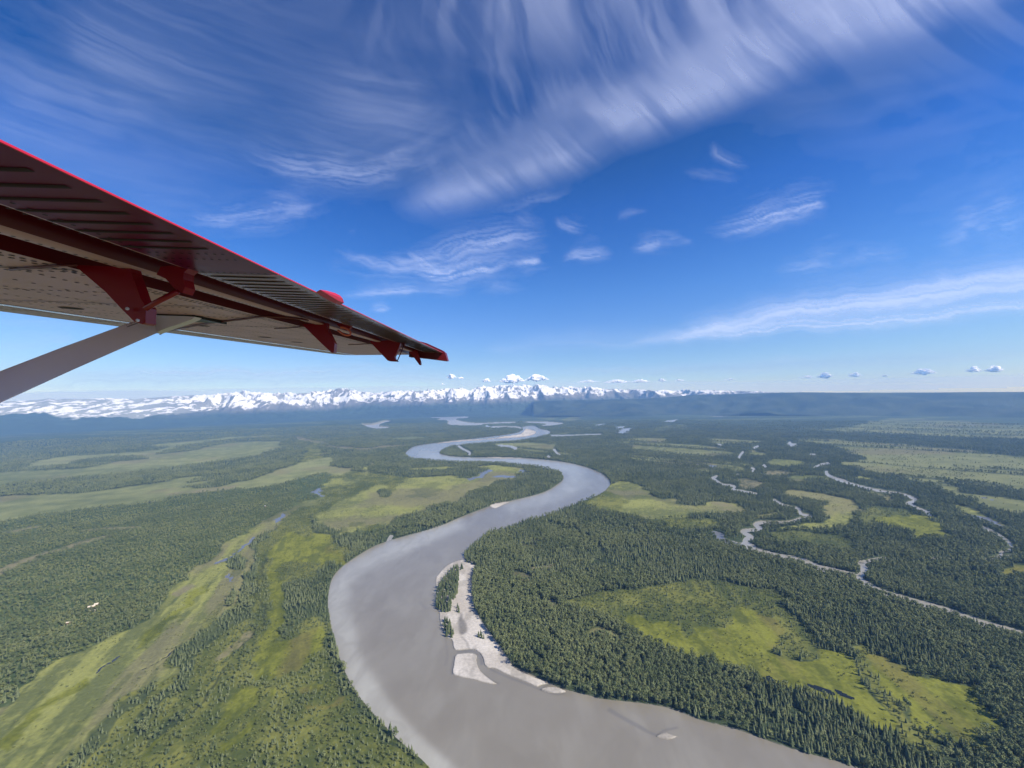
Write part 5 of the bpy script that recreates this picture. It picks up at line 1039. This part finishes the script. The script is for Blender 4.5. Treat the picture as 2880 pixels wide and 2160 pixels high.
# ------------------------------------------------------------------ buildings in the low wood on the left, odd pale spots
M_roof = pmat('pale_roof', (.62, .54, .42), .6, var=.1, vscale=2); M_logs = pmat('log_wall', (.22, .14, .08), .8, var=.2, vscale=4); M_wood = pmat('weathered_boards', (.45, .38, .28), .8, var=.2, vscale=3); M_pane = pmat('window_glass', (.03, .04, .05), .1)
def cabin(name, u, v, wx, wy, hw, hr, rot, label, cat, roofm=M_roof):
    x, y = on_plane(u, v); z = float(ground_z(np.array([x]), np.array([y]))[0])
    r = bpy.data.objects.new(name, None); COL.objects.link(r); r.location = (x, y, z); r.rotation_euler = (0, 0, rot); tag(r, label, cat)
    def mk(nm, Vl, Fl, m, par):
        me = bpy.data.meshes.new(nm); me.from_pydata(Vl, [], Fl); me.materials.append(m); o = link(nm, me, par); return o
    a, b = wx / 2, wy / 2
    wl_ = mk('wall', [(-a, -b, -1), (a, -b, -1), (a, b, -1), (-a, b, -1), (-a, -b, hw), (a, -b, hw), (a, b, hw), (-a, b, hw), (-a, 0, hw + hr), (a, 0, hw + hr)],
             [(0, 1, 5, 4), (1, 2, 6, 9, 5), (2, 3, 7, 6), (3, 0, 4, 8, 7)], M_logs, r)
    e = .6; k = hr / b
    mk('roof', [(-a - e, -b - e, hw - e * k), (a + e, -b - e, hw - e * k), (a + e, 0, hw + hr + .05), (-a - e, 0, hw + hr + .05), (a + e, b + e, hw - e * k), (-a - e, b + e, hw - e * k),
                (-a - e, -b - e, hw - e * k + .25), (a + e, -b - e, hw - e * k + .25), (a + e, 0, hw + hr + .3), (-a - e, 0, hw + hr + .3), (a + e, b + e, hw - e * k + .25), (-a - e, b + e, hw - e * k + .25)],
       [(0, 1, 2, 3), (3, 2, 4, 5), (6, 9, 8, 7), (9, 11, 10, 8), (0, 6, 7, 1), (5, 4, 10, 11), (0, 3, 9, 6), (3, 5, 11, 9), (1, 7, 8, 2), (2, 8, 10, 4)], roofm, r)
    mk('door', [(-.5, -b - .04, 0), (.5, -b - .04, 0), (.5, -b - .04, 2.1), (-.5, -b - .04, 2.1)], [(0, 1, 2, 3)], M_wood, wl_)
    for sx in (-.3, .3):
        mk('window', [(sx * wx - .6, -b - .04, 1), (sx * wx + .6, -b - .04, 1), (sx * wx + .6, -b - .04, 2), (sx * wx - .6, -b - .04, 2)], [(0, 1, 2, 3)], M_pane, wl_)
    return r
cabin('cabin', 258, 1711, 13, 6, 5.5, 2.0, .5, 'long pale-roofed cabin in the low wood left of the fen', 'cabin')
cabin('cabin', 271, 1705, 7, 5, 5.8, 2.2, .5, 'smaller pale-roofed cabin close behind the long cabin', 'cabin')
cabin('shed', 192, 1755, 7, 3, 5.0, 1.0, .2, 'small pale shed alone downhill of the two cabins', 'shed')
cabin('shed', 746, 1428, 7, 4.5, 8.0, 1.5, -.6, 'tiny white-roofed shed on the wooded rise near the valley stream', 'shed', pmat('white_roof', (.75, .76, .78), .5))
cabin('tent', 2549, 2104, 4.2, 3, 1.6, 1.4, .4, 'pale tent-like hut at the meadow edge, left of a second one', 'hut', pmat('canvas', (.72, .68, .6), .8)); cabin('tent', 2562, 2114, 3.4, 2.6, 1.4, 1.2, .9, 'smaller pale tent-like hut at the meadow edge, lower right', 'hut', pmat('canvas_b', (.68, .64, .58), .8))
x, y = on_plane(262, 1717); me = bpy.data.meshes.new('clearing')
g = np.random.default_rng(5); cp = [(x + 9 * math.cos(a) * g.uniform(.8, 1.2), y + 6 * math.sin(a) * g.uniform(.8, 1.2)) for a in np.linspace(0, 6.0, 14)]
me.from_pydata([(a, b, float(ground_z(np.array([a]), np.array([b]))[0]) + .25) for a, b in cp], [], [tuple(range(14))]); me.materials.append(pmat('bare_sand', (.45, .38, .28), .9, var=.2)); tag(link('bare_ground', me), 'bare sandy clearing round the cabins', kind='structure')

# ------------------------------------------------------------------ haze
def box(name, lo, hi, mat):
    v = [(x, y, z) for z in (lo[2], hi[2]) for y in (lo[1], hi[1]) for x in (lo[0], hi[0])]
    me = bpy.data.meshes.new(name); me.from_pydata(v, [], [(0, 2, 3, 1), (4, 5, 7, 6), (0, 1, 5, 4), (2, 6, 7, 3), (0, 4, 6, 2), (1, 3, 7, 5)]); me.materials.append(mat); return link(name, me)
mh = bpy.data.materials.new('haze'); mh.use_nodes = True; nt = mh.node_tree; nt.nodes.clear()
pv = nt.nodes.new('ShaderNodeVolumePrincipled'); ho = nt.nodes.new('ShaderNodeOutputMaterial'); nt.links.new(pv.outputs[0], ho.inputs['Volume'])
pv.inputs['Color'].default_value = (.25, .51, 1.0, 1); pv.inputs['Absorption Color'].default_value = (.25, .25, .25, 1); pv.inputs['Density'].default_value = 4.7e-5; pv.inputs['Anisotropy'].default_value = 0.0
tag(box('haze', (-21600, -21600, -20), (21600, 21600, 2300), mh), 'thin blue air haze over the valley', kind='stuff')
print('done')
